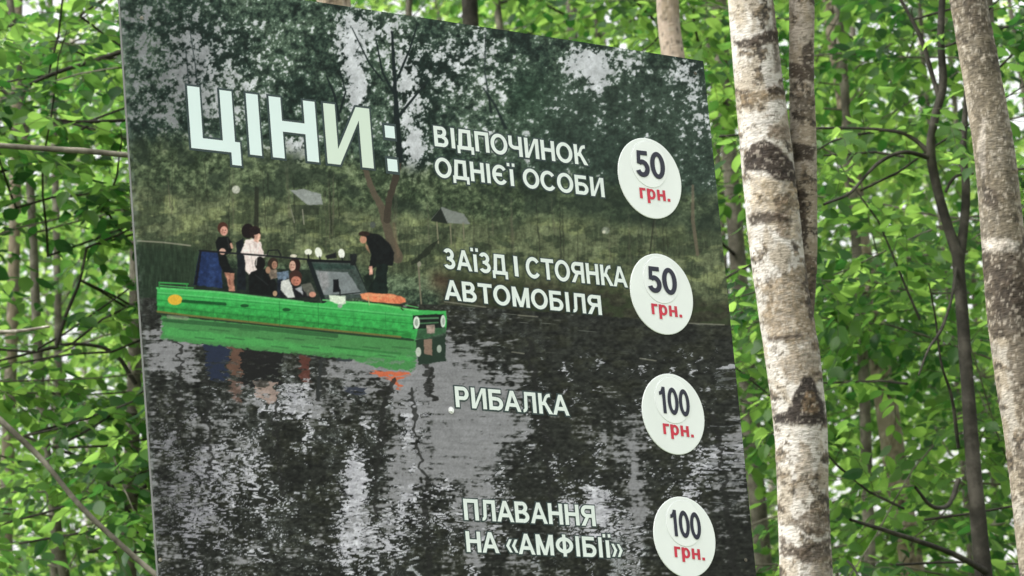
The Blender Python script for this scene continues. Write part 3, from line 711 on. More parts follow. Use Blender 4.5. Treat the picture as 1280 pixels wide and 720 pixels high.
T = lambda *a, **k: write(*a, M_letter, sign, outline=M_outline, **k)
write('ЦІНИ', (239, 184.5), (466, 211), (235, 107), M_title, sign, outline=M_outline, grow=.035, track=.02,
      mats=[M_title, M_title, M_title, M_titleb])
write(':', (481.5, 213.5), (501.5, 216), (478, 138), M_title, sign, outline=M_outline, grow=.045)
T('ВІДПОЧИНОК', (542, 183), (732, 207.5), (540, 157.5), grow=.07)
T('ОДНІЄЇ', (544, 221.5), (642, 233.5), (543, 197), grow=.07)
T('ОСОБИ', (653.5, 235), (754, 247.5), (650, 210.5), grow=.07)
T('ЗАЇЗД', (555, 336), (632.5, 344.8), (553, 310.5), grow=.05)
T('І', (641.5, 345.5), (647.5, 346.5), (640.5, 320.5), grow=.05)
T('СТОЯНКА', (657.5, 347.5), (782, 360), (655, 321.5), grow=.05)
T('АВТОМОБІЛЯ', (556.5, 375), (751, 394.5), (555, 350), grow=.05)
T('РИБАЛКА', (569, 509), (709.5, 520), (567, 483), grow=.07)
T('ПЛАВАННЯ', (580, 650), (744.5, 658), (578, 623.5), grow=.06)
T('НА «АМФІБІЇ»', (583, 690), (779, 698), (581.5, 664), grow=.06)

# ---- price discs
def disc_mesh(c, r, n0, n1, mat, name, parent, seg=56, bevel=.0012):
    a = np.linspace(0, 2 * np.pi, seg, endpoint=False); rings = []
    for rr, nn in ((r, n0), (r, n1 - bevel * .5), (r - bevel, n1), (r * .5, n1)):
        s = c[0] + rr * np.cos(a); t = c[1] + rr * np.sin(a)
        rings.append(board_pt(s, t, warp(s, t) + nn))
    V = np.concatenate(rings + [board_pt(np.array([c[0]]), np.array([c[1]]), warp(c[0], c[1]) + n1 + np.zeros(1))])
    F = []
    for k in range(3):
        for j in range(seg):
            j2 = (j + 1) % seg; F.append([k * seg + j, k * seg + j2, (k + 1) * seg + j2, (k + 1) * seg + j])
    for j in range(seg): F.append([3 * seg + j, 3 * seg + (j + 1) % seg, 4 * seg])
    if (np.cross(bu, bw) @ bn) < 0: F = [f[::-1] for f in F]
    o = mesh_obj(name, V, F, mat, smooth=False); put(o, parent); return o

DISCS = [((810.6, 223.6), '50'), ((825.6, 368.3), '50'), ((840.6, 518.0), '100'), ((855.3, 671.5), '100')]
for (cx, cy), num in DISCS:
    c = board_uv(cx, cy); rr = .0
    # radius from the measured half width of about 41 px and half height of about 50 px
    rr = float(np.mean([abs(board_uv(cx, cy - 48.8)[1] - c[1]), abs(board_uv(cx + 40.9 * .968, cy + 4.4)[0] - c[0])]))
    d = disc_mesh(c, rr, -.0002, .0020, M_white, 'price_disc', sign)
    d['label'] = 'white price disc reading %s, %s' % (num, {223.6: 'topmost', 368.3: 'second from top', 518.0: 'third from top', 671.5: 'lowest in view'}[cy])
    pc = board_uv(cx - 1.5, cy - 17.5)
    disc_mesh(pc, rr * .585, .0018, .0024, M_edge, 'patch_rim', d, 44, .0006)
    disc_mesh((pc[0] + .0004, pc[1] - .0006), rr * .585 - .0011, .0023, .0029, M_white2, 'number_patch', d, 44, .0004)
    if num == '50':
        write('50', (cx - 17.0, cy - 2.5), (cx + 18.3, cy + 1.5), (cx - 18.0, cy - 35.0), M_navy, d, n0=.0031, name='digit')
    else:
        write('100', (cx - 16.5, cy - 1.5), (cx + 20.0, cy + 3.5), (cx - 18.6, cy - 34.5), M_navy, d, n0=.0031, name='digit')
    write('грн.', (cx - 12.8, cy + 25.0), (cx + 25.6, cy + 29.5), (cx - 14.3, cy + 11.5), M_red, d, n0=.0021, name='letter', top_h=.78)
# screw with its washer on the pale water, its glint put into the white of the head
sc = board_uv(563.5, 513)
o = disc_mesh(sc, .0075, .0, .0012, M_screw, 'washer', sign, 20, .0004)
disc_mesh((sc[0] + .001, sc[1] - .001), .0042, .001, .0042, M_white2, 'screw_head', sign, 14, .001)
for (sx_, sy_) in ((178, 22), (868, 92), (200, 700), (932, 700)):
    c_ = board_uv(sx_, sy_); disc_mesh(c_, .004, .0, .002, M_bark_grey, 'screw_head', sign, 12, .0008)

# ------------------------------------------------------------------ trees
def spline(P, n):
    P = np.asarray(P, float); m = len(P)
    if m == 2: return P[0] + (P[1] - P[0]) * np.linspace(0, 1, n)[:, None]
    d = np.r_[0, np.cumsum(np.linalg.norm(np.diff(P[:, :3], axis=0), axis=1))]
    t = np.linspace(0, d[-1], n); out = np.zeros((n, P.shape[1]))
    T_ = np.gradient(P, d, axis=0)
    k = np.clip(np.searchsorted(d, t, side='right') - 1, 0, m - 2); h = d[k + 1] - d[k]; u = ((t - d[k]) / h)[:, None]; h = h[:, None]
    return (2 * u ** 3 - 3 * u ** 2 + 1) * P[k] + (u ** 3 - 2 * u ** 2 + u) * h * T_[k] + (-2 * u ** 3 + 3 * u ** 2) * P[k + 1] + (u ** 3 - u ** 2) * h * T_[k + 1]

def tube_arrays(path, rad, sides, disp=None):
    """path (n,3), rad (n,); returns verts, quads, angle, row"""
    n = len(path); tan = np.gradient(path, axis=0); tan /= np.linalg.norm(tan, axis=1)[:, None] + 1e-12
    ref = np.array([0, -1.0, 0]) if abs(tan[:, 1].mean()) < .75 else np.array([0, 0, 1.0])
    e1 = ref - tan * (tan @ ref)[:, None]; e1 /= np.linalg.norm(e1, axis=1)[:, None]; e2 = np.cross(tan, e1)
    a = np.linspace(0, 2 * np.pi, sides, endpoint=False)
    rr = np.broadcast_to(rad[:, None], (n, sides)).copy()
    if disp is not None: rr = rr + disp(a[None, :] + np.zeros((n, 1)), np.arange(n)[:, None] + np.zeros((1, sides)))
    V = path[:, None] + rr[..., None] * (np.cos(a)[None, :, None] * e1[:, None] + np.sin(a)[None, :, None] * e2[:, None])
    i = np.arange(n * sides).reshape(n, sides); j = np.roll(i, -1, 1)
    F = np.stack([i[:-1], j[:-1], j[1:], i[1:]], -1).reshape(-1, 4)
    return V.reshape(-1, 3), F

def tube(name, pts, rad, sides, rows, mat, parent, rough=.0):
    P = spline(np.c_[np.asarray(pts, float), np.asarray(rad, float)], rows)
    sd = int(abs(pts[0][0]) * 1000) % 977
    disp = None
    if rough:
        disp = lambda a, r: (fbm(np.cos(a) * 2 + 7, np.sin(a) * 2 + r * .25, sd, 3) - .5) * rough
    V, F = tube_arrays(P[:, :3], np.maximum(P[:, 3], .001), sides, disp)
    o = mesh_obj(name, V, F, mat, smooth=True); put(o, parent); return o

def px_path(pp, Y, dY=0):
    """pp: (px, py, width px) -> world points and radii at distance Y"""
    P = np.array([at(a, b, Y) for a, b, c in pp]); Rr = np.array([c / 2 / FPX * np.linalg.norm(p - CAM) for (a, b, c), p in zip(pp, P)])
    return P, Rr

def full_trunk(pp, Y, top=6.0, flare=1.25):
    """extend the seen stretch down to the ground and up out of the frame; returned bottom to top"""
    P, Rr = px_path(pp, Y)
    if P[0, 2] > P[-1, 2]: P = P[::-1]; Rr = Rr[::-1]
    lo = P[0].copy(); d = (P[1] - P[0]); d /= d[2]
    g = lo - d * lo[2] * .6; g[2] = -.1; mid = lo - d * lo[2] * .4; mid[2] = lo[2] * .5
    hi = P[-1]; u = (P[-1] - P[-2]); u = u / u[2]
    t1 = hi + u * top * .4; t2 = hi + u * top * .7 + np.array([.1, .1, 0]); t2[2] = hi[2] + top
    P = np.vstack([g, mid, P, t1, t2]); Rr = np.r_[Rr[0] * flare * 1.15, Rr[0] * 1.08, Rr, Rr[-1] * .72, Rr[-1] * .2]
    return P, Rr

# birch bark colouring: u = -1..1 across the side towards the camera, yy = photo row
def birch_paint(V, base, feat, seed, white=(205, 196, 184), warm=.35, patchy=.5, edge_dark=.0, thr=.5):
    x, y = project(V); cx = np.interp(y, [p[1] for p in base], [p[0] for p in base]); w = np.interp(y, [p[1] for p in base], [p[2] for p in base])
    lin = y - .1 * 0
    X = (x - cx)
    c = np.broadcast_to(rgb(*white), (len(x), 3)).copy()
    fl = vnoise(X / 2.4, y / 1.7, seed + 60); fl2 = fbm(X / 3.2, y / 2.6, seed + 61, 3, .7)
    c *= (.80 + .16 * fbm(X / 14, y / 22, seed, 3) + .16 * fl2)[:, None]
    c = c * (1 - .10 * sm(.55, .7, fbm0(X / 16, y / 1.6, seed + 3, 2)))[:, None]
    tan_ = sm(thr, thr + .12, fbm(X / 22 + 3, y / 40, seed + 5, 4))
    m = tan_ * warm
    c = c * (1 - m[:, None]) + rgb(140, 124, 98) * m[:, None]
    # lenticels: short dark dashes across
    le = sm(.72, .80, fbm0(X / 9, y / 1.5, seed + 7, 2)) * sm(.42, .60, fbm(X / 30, y / 30, seed + 8, 2))
    c = c * (1 - .75 * le[:, None]) + rgb(80, 70, 58) * .75 * le[:, None]
    # rough broken bark
    f = fbm(X / 15, y / 13, seed + 11, 5, .6); g = fbm(X / 42, y / 60, seed + 12, 2)
    rough = sm(.60, .68, f * .7 + g * .3 + .16 * patchy - .08)
    dk = fbm(X / 4.5, y / 4, seed + 13, 3)
    rc = rgb(48, 42, 34)[None] * (1 - sm(.35, .7, dk)[:, None]) + rgb(128, 112, 90)[None] * sm(.35, .7, dk)[:, None]
    hgt = rough * .5
    c = c * (1 - rough[:, None] * .85) + rc * rough[:, None] * .85
    pe = sm(.60, .68, fbm(X / 5, y / 4, seed + 62, 4, .65))                    # small peeled flecks
    c = c * (1 - .5 * pe[:, None]) + rgb(96, 88, 74) * .5 * pe[:, None]
    for ft in feat:
        k = ft[0]
        if k == 'band':      # x across, row, half height, slope, strength, colour
            _, yb, hh, sl, st, colr, xa, xb = ft
            d = np.abs(y - (yb + sl * X) + 9 * (fbm(X / 9, y / 9, seed + 21, 3) - .5)) / hh
            m = sm(1.1, .6, d) * st * sm(xa - 4, xa + 4, X + 6 * (dk - .5)) * sm(xb + 4, xb - 4, X + 6 * (dk - .5))
            m *= (.65 + .5 * dk).clip(0, 1)
            c = c * (1 - m[:, None]) + rgb(*colr) * (.7 + .6 * dk)[:, None] * m[:, None]; hgt = hgt + m * .5
        elif k == 'poly':    # polygon in photo pixels
            _, pts, colr, st, jag = ft
            xx = x + (fbm(x / 6, y / 6, seed + 31, 3) - .5) * 2 * jag; yy = y + (fbm(x / 6 + 9, y / 6, seed + 32, 3) - .5) * 2 * jag
            d = sdf_poly(pts, xx, yy); m = np.clip(.5 - d / 3.0, 0, 1) * st; fr = sm(.38, .62, fl2 * .7 + .3 * fl); m = m * (.68 + .32 * fr) if sum(colr) > 260 else m * (.88 + .12 * fr)
            front = (V[:, 1] < np.interp(y, [p[1] for p in base], [p[3] for p in base]))
            m = m * front
            c = c * (1 - m[:, None]) + rgb(*colr) * (.30 + .72 * dk + .44 * fl2)[:, None] * m[:, None]; hgt = hgt + m * .6
    wf = sm(.63, .70, fbm(X / 4, y / 3, seed + 70, 3, .6)) * sm(.9, .6, c.mean(1))        # pale curls left on the dark bark
    c = c * (1 - .55 * wf[:, None]) + rgb(200, 190, 174) * .55 * wf[:, None]
    gy = c.mean(1)[:, None]; c = gy + (c - gy) * .9
    return srgb(np.clip(c, 0, 1)) * .68, hgt, dk

def birch_stem(name, pp, Y, parent, feat, seed, sides, fine_rows, top=7, ext=True, **kw):
    if ext: P, Rr = full_trunk(pp, Y, top)
    else:
        P, Rr = px_path(pp, Y)
        if P[0, 2] > P[-1, 2]: P = P[::-1]; Rr = Rr[::-1]
    Q = spline(np.c_[P, Rr], 1500)
    # fine rows only where the photograph looks
    x, y = project(Q[:, :3]); ins = (y > -60) & (y < 780)
    d = np.r_[0, np.cumsum(np.where(ins[1:], 1.0, .12))]; d /= d[-1]
    Q2 = np.stack([np.interp(np.linspace(0, 1, fine_rows), d, Q[:, k]) for k in range(4)], 1)
    V, F = tube_arrays(Q2[:, :3], np.maximum(Q2[:, 3], .004), sides)
    base = [(a, b, c, Y) for a, b, c in pp]
    base = [(base[0][0] - (base[1][0] - base[0][0]) * 3, base[0][1] - (base[1][1] - base[0][1]) * 3, base[0][2], Y)] + base
    b1, b2 = base[-1], base[-2]; base.append((b1[0] + (b1[0] - b2[0]) * 3, b1[1] + (b1[1] - b2[1]) * 3, b1[2], Y))
    col, hgt, dk = birch_paint(V, base, feat, seed, **kw)
    n = len(Q2); ax = np.repeat(Q2[:, :3], sides, 0); nrm = V - ax; nrm /= np.linalg.norm(nrm, axis=1)[:, None]
    r = np.repeat(Q2[:, 3], sides)
    big = fbm(np.arange(n)[:, None] / 30 + np.zeros((1, sides)), np.abs(np.linspace(-1, 1, sides))[None] * 3 + np.zeros((n, 1)), seed + 40, 3).ravel()
    V = V + nrm * (hgt * .10 * r * (dk - .35) + .10 * r * (big - .5))[:, None]
    o = mesh_obj(name, V, F, M_birch, smooth=True, colors=col); put(o, parent); return o, Q2

BIG = 'birch trees behind the sign'
MP = [(938, -40 + 40, 56), (947, 90, 60), (957, 180, 65), (966, 270, 66), (977, 360, 67), (991, 450, 68), (1001, 540, 65), (1004, 630, 64), (1008, 720, 65)]
Yb = 8.7
base_xy = full_trunk(MP, Yb)[0][0]
birch = empty('birch_tree', tuple(base_xy[:2]) + (0,), 'thick white birch with twin stems and black triangular scars right of the sign', 'tree')
DK = (66, 56, 46); BR = (132, 112, 84)
feat = [('poly', [(912, -10), (926, -10), (936, 30), (925, 40), (914, 20)], (165, 148, 118), .5, 3),
        ('poly', [(917, 52), (940, 48), (960, 36), (972, 38), (974, 55), (958, 56), (940, 60), (922, 60)], DK, .95, 3),
        ('poly', [(965, 0), (969, 0), (975, 90), (968, 92)], (96, 84, 70), .6, 2),
        ('poly', [(924, 118), (950, 114), (968, 108), (984, 112), (982, 124), (952, 126), (932, 132), (926, 130)], BR, .85, 3),
        ('poly', [(954, 112), (970, 106), (986, 112), (984, 120), (962, 116)], DK, .8, 2),
        ('poly', [(960, 155), (985, 158), (990, 178), (966, 172)], (120, 102, 84), .75, 3),
        ('poly', [(930, 195), (940, 180), (955, 175), (975, 185), (990, 205), (1002, 228), (1000, 232), (975, 226), (955, 214), (938, 214), (932, 216)], (62, 52, 44), 1, 3),
        ('poly', [(937, 218), (996, 232), (1000, 300), (990, 300), (940, 270)], (176, 156, 124), .6, 5),
        ('poly', [(936, 270), (950, 264), (985, 268), (990, 278), (960, 278), (940, 282)], DK, .85, 3),
        ('poly', [(968, 250), (985, 240), (988, 300), (970, 296)], (98, 80, 62), .5, 5),
        ('poly', [(952, 358), (965, 350), (985, 344), (1000, 330), (1016, 335), (1022, 372), (1024, 420), (1005, 430), (960, 425), (958, 400), (952, 392), (960, 375)], (138, 118, 90), .72, 7),
        ('poly', [(1008, 320), (1018, 320), (1024, 400), (1012, 402), (1004, 360)], DK, .7, 5),
        ('poly', [(958, 422), (985, 420), (1003, 417), (1003, 421), (980, 425), (960, 427)], DK, .8, 1.5),
        ('poly', [(984, 440), (1022, 425), (1026, 470), (1015, 480), (985, 478), (970, 455)], (150, 130, 104), .6, 6),
        ('poly', [(1003, 470), (1013, 470), (1020, 482), (1030, 512), (1031, 530), (1014, 532), (990, 530), (970, 530), (968, 520), (984, 514), (992, 496)], (58, 50, 44), 1, 3),
        ('poly', [(1008, 488), (1018, 492), (1024, 512), (1014, 518), (1000, 514)], (132, 108, 78), .8, 3),
        ('poly', [(1000, 550), (1014, 560), (1016, 600), (1008, 625), (994, 622), (996, 585)], (150, 134, 112), .6, 5),
        ('poly', [(1006, 642), (1022, 634), (1036, 640), (1038, 665), (1024, 672), (1000, 660), (985, 652)], (104, 90, 74), .85, 4),
        ('poly', [(974, 668), (984, 676), (1000, 684), (1038, 672), (1040, 700), (1020, 706), (1004, 704), (990, 696), (976, 694)], (84, 72, 60), .85, 5),
        ('poly', [(1016, 700), (1040, 695), (1042, 724), (1012, 724)], (140, 124, 104), .7, 3)]
trunk, _ = birch_stem('trunk', MP, Yb, birch, feat, 3, 150, 640, top=8, white=(212, 206, 196), warm=.5, patchy=.75)
SP = [(1001, -30, 30), (1002, 0, 31), (1002, 90, 31), (1004, 180, 33), (1005, 260, 33), (1003, 330, 36), (998, 400, 38), (1001, 470, 34)]
feat2 = [('band', 90, 10, .2, .9, DK, -20, 20), ('poly', [(1002, 60), (1014, 50), (1018, 78), (1004, 88)], DK, .85, 3), ('poly', [(994, 120), (1016, 118), (1016, 150), (996, 152)], (90, 80, 66), .7, 4),
         ('poly', [(990, 178), (1018, 182), (1016, 202), (992, 200)], DK, .9, 4), ('poly', [(994, 236), (1006, 238), (1010, 300), (1000, 330), (994, 300)], DK, .85, 4), ('poly', [(998, 320), (1024, 320), (1028, 410), (1004, 420)], (100, 84, 68), .8, 5)]
P2, R2 = px_path(SP, Yb + .05)
P2 = np.vstack([P2[0] + np.array([.25, .1, 4.5]), P2]); R2 = np.r_[.012, R2]
st, _ = birch_stem('side_stem', SP, Yb + .055, birch, feat2, 23, 90, 420, ext=False, white=(178, 166, 150), warm=.5, patchy=.85)
tube('side_stem_top', np.array([P2[1], P2[0] * .5 + P2[1] * .5 + [.02, 0, 0], P2[0]]), [R2[1], R2[1] * .7, .01], 16, 20, M_bark_grey, birch, .004)

RP = [(1210, 0, 45), (1228, 100, 47), (1244, 200, 51), (1254, 300, 55), (1264, 400, 60), (1286, 540, 62), (1308, 720, 64)]
Yr = 8.25
rb = empty('birch_tree', tuple(full_trunk(RP, Yr)[0][0][:2]) + (0,), 'mottled brown and white birch trunk at the right picture edge', 'tree')
feat3 = [('poly', [(1188, -10), (1236, -10), (1270, 220), (1272, 300), (1224, 300), (1214, 120)], (110, 100, 82), .85, 7), ('poly', [(1196, -10), (1222, -10), (1240, 40), (1214, 44), (1206, 22)], (84, 74, 60), .7, 9), ('poly', [(1216, 60), (1250, 50), (1256, 90), (1226, 96)], (84, 76, 60), .6, 12),
         ('poly', [(1226, 315), (1285, 300), (1290, 420), (1236, 420)], (74, 64, 52), .8, 12),
         ('poly', [(1240, 350), (1300, 350), (1300, 400), (1242, 392)], (64, 54, 44), .7, 10), ('poly', [(1256, 420), (1300, 410), (1310, 560), (1280, 560)], (96, 84, 68), .7, 12), ('poly', [(1270, 560), (1330, 560), (1330, 720), (1290, 720)], (90, 80, 66), .7, 12),
         ('poly', [(1228, 232), (1244, 236), (1252, 256), (1232, 262)], (66, 56, 46), .6, 6),
         ('poly', [(1222, 180), (1228, 148), (1232, 148), (1232, 220), (1226, 224)], (206, 196, 184), .7, 2),
         ('poly', [(1226, 298), (1276, 302), (1270, 315), (1228, 316)], (208, 200, 188), .8, 4),
         ('poly', [(1236, 332), (1262, 326), (1268, 350), (1240, 352)], (70, 60, 50), .6, 6)]
birch_stem('trunk', RP, Yr, rb, feat3, 53, 110, 520, top=8, white=(176, 168, 154), warm=.5, patchy=1.0, thr=.42)

def simple_birch(pp, Y, label, seed, sides=48, rows=300, **kw):
    e = empty('birch_tree', tuple(full_trunk(pp, Y)[0][0][:2]) + (0,), label, 'tree')
    birch_stem('trunk', pp, Y, e, kw.pop('feat', []), seed, sides, rows, top=7, **kw); return e
mb = simple_birch([(1036, -20, 20), (1040, 20, 20), (1055, 120, 21), (1066, 220, 22), (1080, 330, 24), (1097, 430, 28), (1110, 520, 29), (1122, 600, 29), (1142, 720, 30)], 15.0,
             'slender leaning birch half hidden by leaves right of the thick twin-stemmed birch', 73, 48, 300, white=(168, 152, 132), patchy=.5, warm=.7)
tb = simple_birch([(834, -10, 28), (836, 30, 28), (842, 75, 29), (850, 150, 30)], 11.0,
             'pale birch trunk rising behind the top right corner of the sign', 83, 60, 300, white=(196, 176, 156), patchy=.35, warm=.6)
lb = simple_birch([(414, -20, 42), (418, 10, 42), (430, 120, 44)], 10.5,
             'brown mottled birch trunk just showing above the sign near its top left', 93, 60, 200, white=(190, 170, 150), patchy=.4, warm=.6)
gb = simple_birch([(22, -20, 13), (20, 200, 14), (17, 350, 15), (12, 500, 16), (6, 720, 18)], 17.0,
             'thin pale trunk among leaves near the upper left corner', 103, 32, 240, white=(128, 120, 104), patchy=.4, warm=.6)

# ------------------------------------------------------------------ leaves
LT_far = np.array([[0, 0, 0], [.30, .30, .035], [.68, .27, .02], [1, 0, -.10], [.68, -.27, .02], [.30, -.30, .035], [.5, 0, -.015]])
LF_far = np.array([[0, 6, 1], [1, 6, 2], [2, 6, 3], [3, 6, 4], [4, 6, 5], [5, 6, 0]])
LT = np.array([[0, 0, 0], [.10, .17, .02], [.32, .325, .04], [.60, .30, .03], [.84, .145, -.03], [1, 0, -.12], [.84, -.145, -.03], [.60, -.30, .03], [.32, -.325, .04], [.10, -.17, .02], [.5, 0, -.02]])
LF = np.array([[k, 10, (k + 1) % 10] for k in range(10)])
def leaf_arrays(P, D, Nn, L, tint, W=1.0, far=False):
    """P base (n,3), D direction, Nn up-ish normal, L length"""
    D = D / np.linalg.norm(D, axis=1)[:, None]; B = np.cross(Nn, D); B /= np.linalg.norm(B, axis=1)[:, None] + 1e-9; Nn = np.cross(D, B)
    LT, LF = (LT_far, LF_far) if far else (globals()['LT'], globals()['LF'])
    n = len(P); nv = len(LT)
    cup = rng.uniform(-1.6, 2.2, n)[:, None]
    V = P[:, None] + L[:, None, None] * (LT[None, :, 0:1] * D[:, None] + LT[None, :, 1:2] * W * B[:, None] + (LT[None, :, 2:3] * cup[:, None]) * Nn[:, None])
    F = (LF[None] + nv * np.arange(n)[:, None, None]).reshape(-1, 3)
    return V.reshape(-1, 3), F, np.repeat(tint, nv), B, Nn, D

LEAF_MESHES = []
for k in range(6):
    me = bpy.data.meshes.new('leaf'); z = LT.copy(); z[:, 2] *= (-1.2, .2, 1, 1.6, 2.2, -.4)[k]; z[:, 1] *= (1, .9, 1.08, .95, 1.05, .85)[k]
    me.from_pydata(z.tolist(), [], LF.tolist()); me.update()
    ta = me.attributes.new('tint', 'FLOAT', 'POINT'); ta.data.foreach_set('value', np.full(11, (.15, .35, .5, .7, .9, .25)[k], np.float32))
    me.materials.append(M_leaf); LEAF_MESHES.append(me)

class Tree:
    """woody paths, twigs and leaves gathered for one broadleaf tree"""
    def __init__(s): s.br = []; s.tw = []; s.P = []; s.D = []; s.N = []; s.L = []
    def spray(s, start, dirv, length, leaf, r0, dens=1.0):
        n = max(5, int(length / .16)); up = np.array([0, 0, 1.0]); d = dirv / np.linalg.norm(dirv); P = [np.array(start, float)]
        for k in range(n):
            d = d + rng.normal(0, .09, 3) + up * (-.035 - .03 * k / n); d /= np.linalg.norm(d); P.append(P[-1] + d * length / n)
        P = np.array(P); s.br.append((P, np.linspace(r0, .0022, len(P))))
        side = 1
        step = .10 / dens
        m = int(length / step)
        for j in range(m):
            u = .12 + .88 * (j + rng.uniform(0, 1)) / m; q_ = u * n; k = min(int(q_), n - 1); p = P[k] + (P[k + 1] - P[k]) * (q_ - k); t = P[k + 1] - P[k]; t /= np.linalg.norm(t)
            b = np.cross(t, up); b /= np.linalg.norm(b) + 1e-9; side = -side
            tl = (.16 + .42 * (1 - abs(u - .45))) * rng.uniform(.5, 1.15)
            td = t * rng.uniform(.5, 1.0) + b * side * rng.uniform(.6, 1.1) + up * rng.uniform(-.35, .3); td /= np.linalg.norm(td)
            nl = max(3, int(tl / (leaf * .55))); q0 = p; T_ = [p]
            for i_ in range(nl):
                td = td + rng.normal(0, .12, 3) + up * -.05; td /= np.linalg.norm(td); q1 = q0 + td * tl / nl; T_.append(q1)
                bb = np.cross(td, up); bb /= np.linalg.norm(bb) + 1e-9; sg = 1 if i_ % 2 else -1
                ld = td * rng.uniform(.5, 1) + bb * sg * rng.uniform(.5, 1.1) + up * rng.uniform(-.75, .05)
                s.P.append(q1 + rng.normal(0, .006, 3)); s.D.append(ld); s.N.append(up + rng.normal(0, .45, 3)); s.L.append(leaf * rng.uniform(.6, 1.2))
                q0 = q1
            s.tw.append((np.array(T_), .0016))
    def build(s, root, mat, nsingle=0, bark=M_twig, thick=.012, name_leaves='foliage', keep=None):
        P = np.array(s.P); D = np.array(s.D); Nn = np.array(s.N); L = np.array(s.L)
        if not len(P): return 0
        D /= np.linalg.norm(D, axis=1)[:, None]
        tint = np.clip(rng.beta(1.2, 2.0, len(P)), 0, 1)
        x, y = project(P + D * L[:, None] * .5)
        # never reach into the camera's side of the sign and the two near birches
        ok = P[:, 1] > 9.15
        P, D, Nn, L, tint, x, y = P[ok], D[ok], Nn[ok], L[ok], tint[ok], x[ok], y[ok]
        single = np.zeros(len(P), bool)
        if nsingle:
            on_sign = (x > 150 + .062 * y) & (x < 875 + .1 * y) & (y > -60 + .155 * x)
            vis = (x > 0) & (x < 1280) & (y > 0) & (y < 720) & ~on_sign
            flat = np.abs(np.einsum('ij,ij->i', Nn / np.linalg.norm(Nn, axis=1)[:, None], (P - CAM) / np.linalg.norm(P - CAM, axis=1)[:, None]))
            sc_ = L / P[:, 1] ** 1.5 * (.3 + flat) * vis; idx = np.argsort(-sc_)[:nsingle]; idx = idx[sc_[idx] > 0]; single[idx] = True
            B = np.cross(Nn, D); B /= np.linalg.norm(B, axis=1)[:, None]; N2 = np.cross(D, B)
            for i_ in idx:
                o = bpy.data.objects.new('leaf', LEAF_MESHES[int(rng.integers(0, 6))]); COL.objects.link(o)
                M = Matrix(((D[i_][0], B[i_][0], N2[i_][0]), (D[i_][1], B[i_][1], N2[i_][1]), (D[i_][2], B[i_][2], N2[i_][2]))).to_4x4()
                for a_ in range(3):
                    for b_ in range(3): M[a_][b_] *= L[i_]
                M.translation = Vector(P[i_]); 
                o.parent = root; o.matrix_local = Matrix.Translation(-root.location) @ M
        k = ~single
        V, F, tt, *_ = leaf_arrays(P[k], D[k], Nn[k], L[k], tint[k], far=root.location.y > 17.5)
        o = mesh_obj(name_leaves, V, F, mat, smooth=False, tint=tt); o['kind'] = 'stuff'; put(o, root)
        # thin twigs joined, limbs one by one
        TV = []; TF = []; b = 0
        for T_, r in s.tw:
            v, f = tube_arrays(T_, np.linspace(r, r * .5, len(T_)), 3); TV.append(v); TF.append(f + b); b += len(v)
        if TV: 
            o = mesh_obj('twigs', np.vstack(TV), np.vstack(TF), M_twig); o['kind'] = 'stuff'; put(o, root)
        for Pp, rr in s.br:
            v, f = tube_arrays(Pp, rr, 5); o = mesh_obj('branch', v, f, bark, smooth=True); put(o, root)
        return len(P)

def zrange(Y): return 1.6 + Y * math.tan(math.radians(13.1 - 4.9)), 1.6 + Y * math.tan(math.radians(13.1 + 4.9))
total_leaves = 0

# dark forked tree right of the twin birch, with its measured limbs
Yd = 11.2
fk = empty('forked_tree', tuple(at(1262, 720, Yd)[:2]) + (0,), 'thin dark forked tree with arching bare limbs between the two right birches', 'tree')
P, Rr = full_trunk([(1197, 318, 15), (1202, 380, 16), (1207, 450, 17), (1214, 550, 18), (1222, 640, 20), (1232, 740, 22)], Yd, .01)
tube('trunk', P[:-2], Rr[:-2], 14, 90, M_bark_dark, fk, .006)
def limb(parent, pp, Y, mat=M_bark_dark, rows=40, sides=9, dY=0.0, name='branch'):
    P, Rr = px_path(pp, Y); P = P + np.linspace(0, dY, len(P))[:, None] * np.array([0, 1.0, 0])
    return tube(name, P, Rr, sides, rows, mat, parent, .003)
limb(fk, [(1198, 322, 16), (1184, 280, 13), (1170, 230, 12), (1163, 190, 12), (1168, 150, 11), (1178, 110, 11), (1176, 50, 9), (1178, -10, 8), (1182, -90, 4)], Yd)
limb(fk, [(1198, 330, 15), (1206, 280, 12), (1210, 230, 11), (1208, 180, 9), (1213, 110, 7), (1216, 40, 6), (1222, -60, 3)], Yd, dY=.2)
limb(fk, [(1176, 128, 7), (1164, 90, 6), (1154, 55, 6), (1140, 25, 5), (1120, -10, 4)], Yd)
limb(fk, [(1162, 192, 7), (1150, 180, 6), (1132, 168, 5), (1100, 162, 4), (1062, 160, 3)], Yd)
limb(fk, [(1163, 198, 7), (1130, 196, 5), (1100, 212, 5), (1076, 238, 4), (1055, 265, 4), (1022, 284, 3)], Yd, dY=-.3)
limb(fk, [(1198, 600, 7), (1180, 640, 6), (1155, 650, 5), (1130, 636, 4)], Yd, dY=-.4)
limb(fk, [(1235, 716, 9), (1180, 708, 7), (1120, 706, 6), (1040, 700, 4)], Yd, dY=-.8)
limb(fk, [(1196, 330, 5), (1186, 380, 4), (1168, 430, 4), (1150, 460, 3), (1134, 500, 2)], Yd, dY=-.4)
limb(fk, [(1182, 240, 4), (1190, 225, 4), (1240, 215, 3)], Yd)
limb(fk, [(1198, 560, 5), (1186, 500, 4), (1172, 470, 3), (1160, 410, 2.5), (1150, 380, 2)], Yd, dY=-.3)
T0 = Tree()
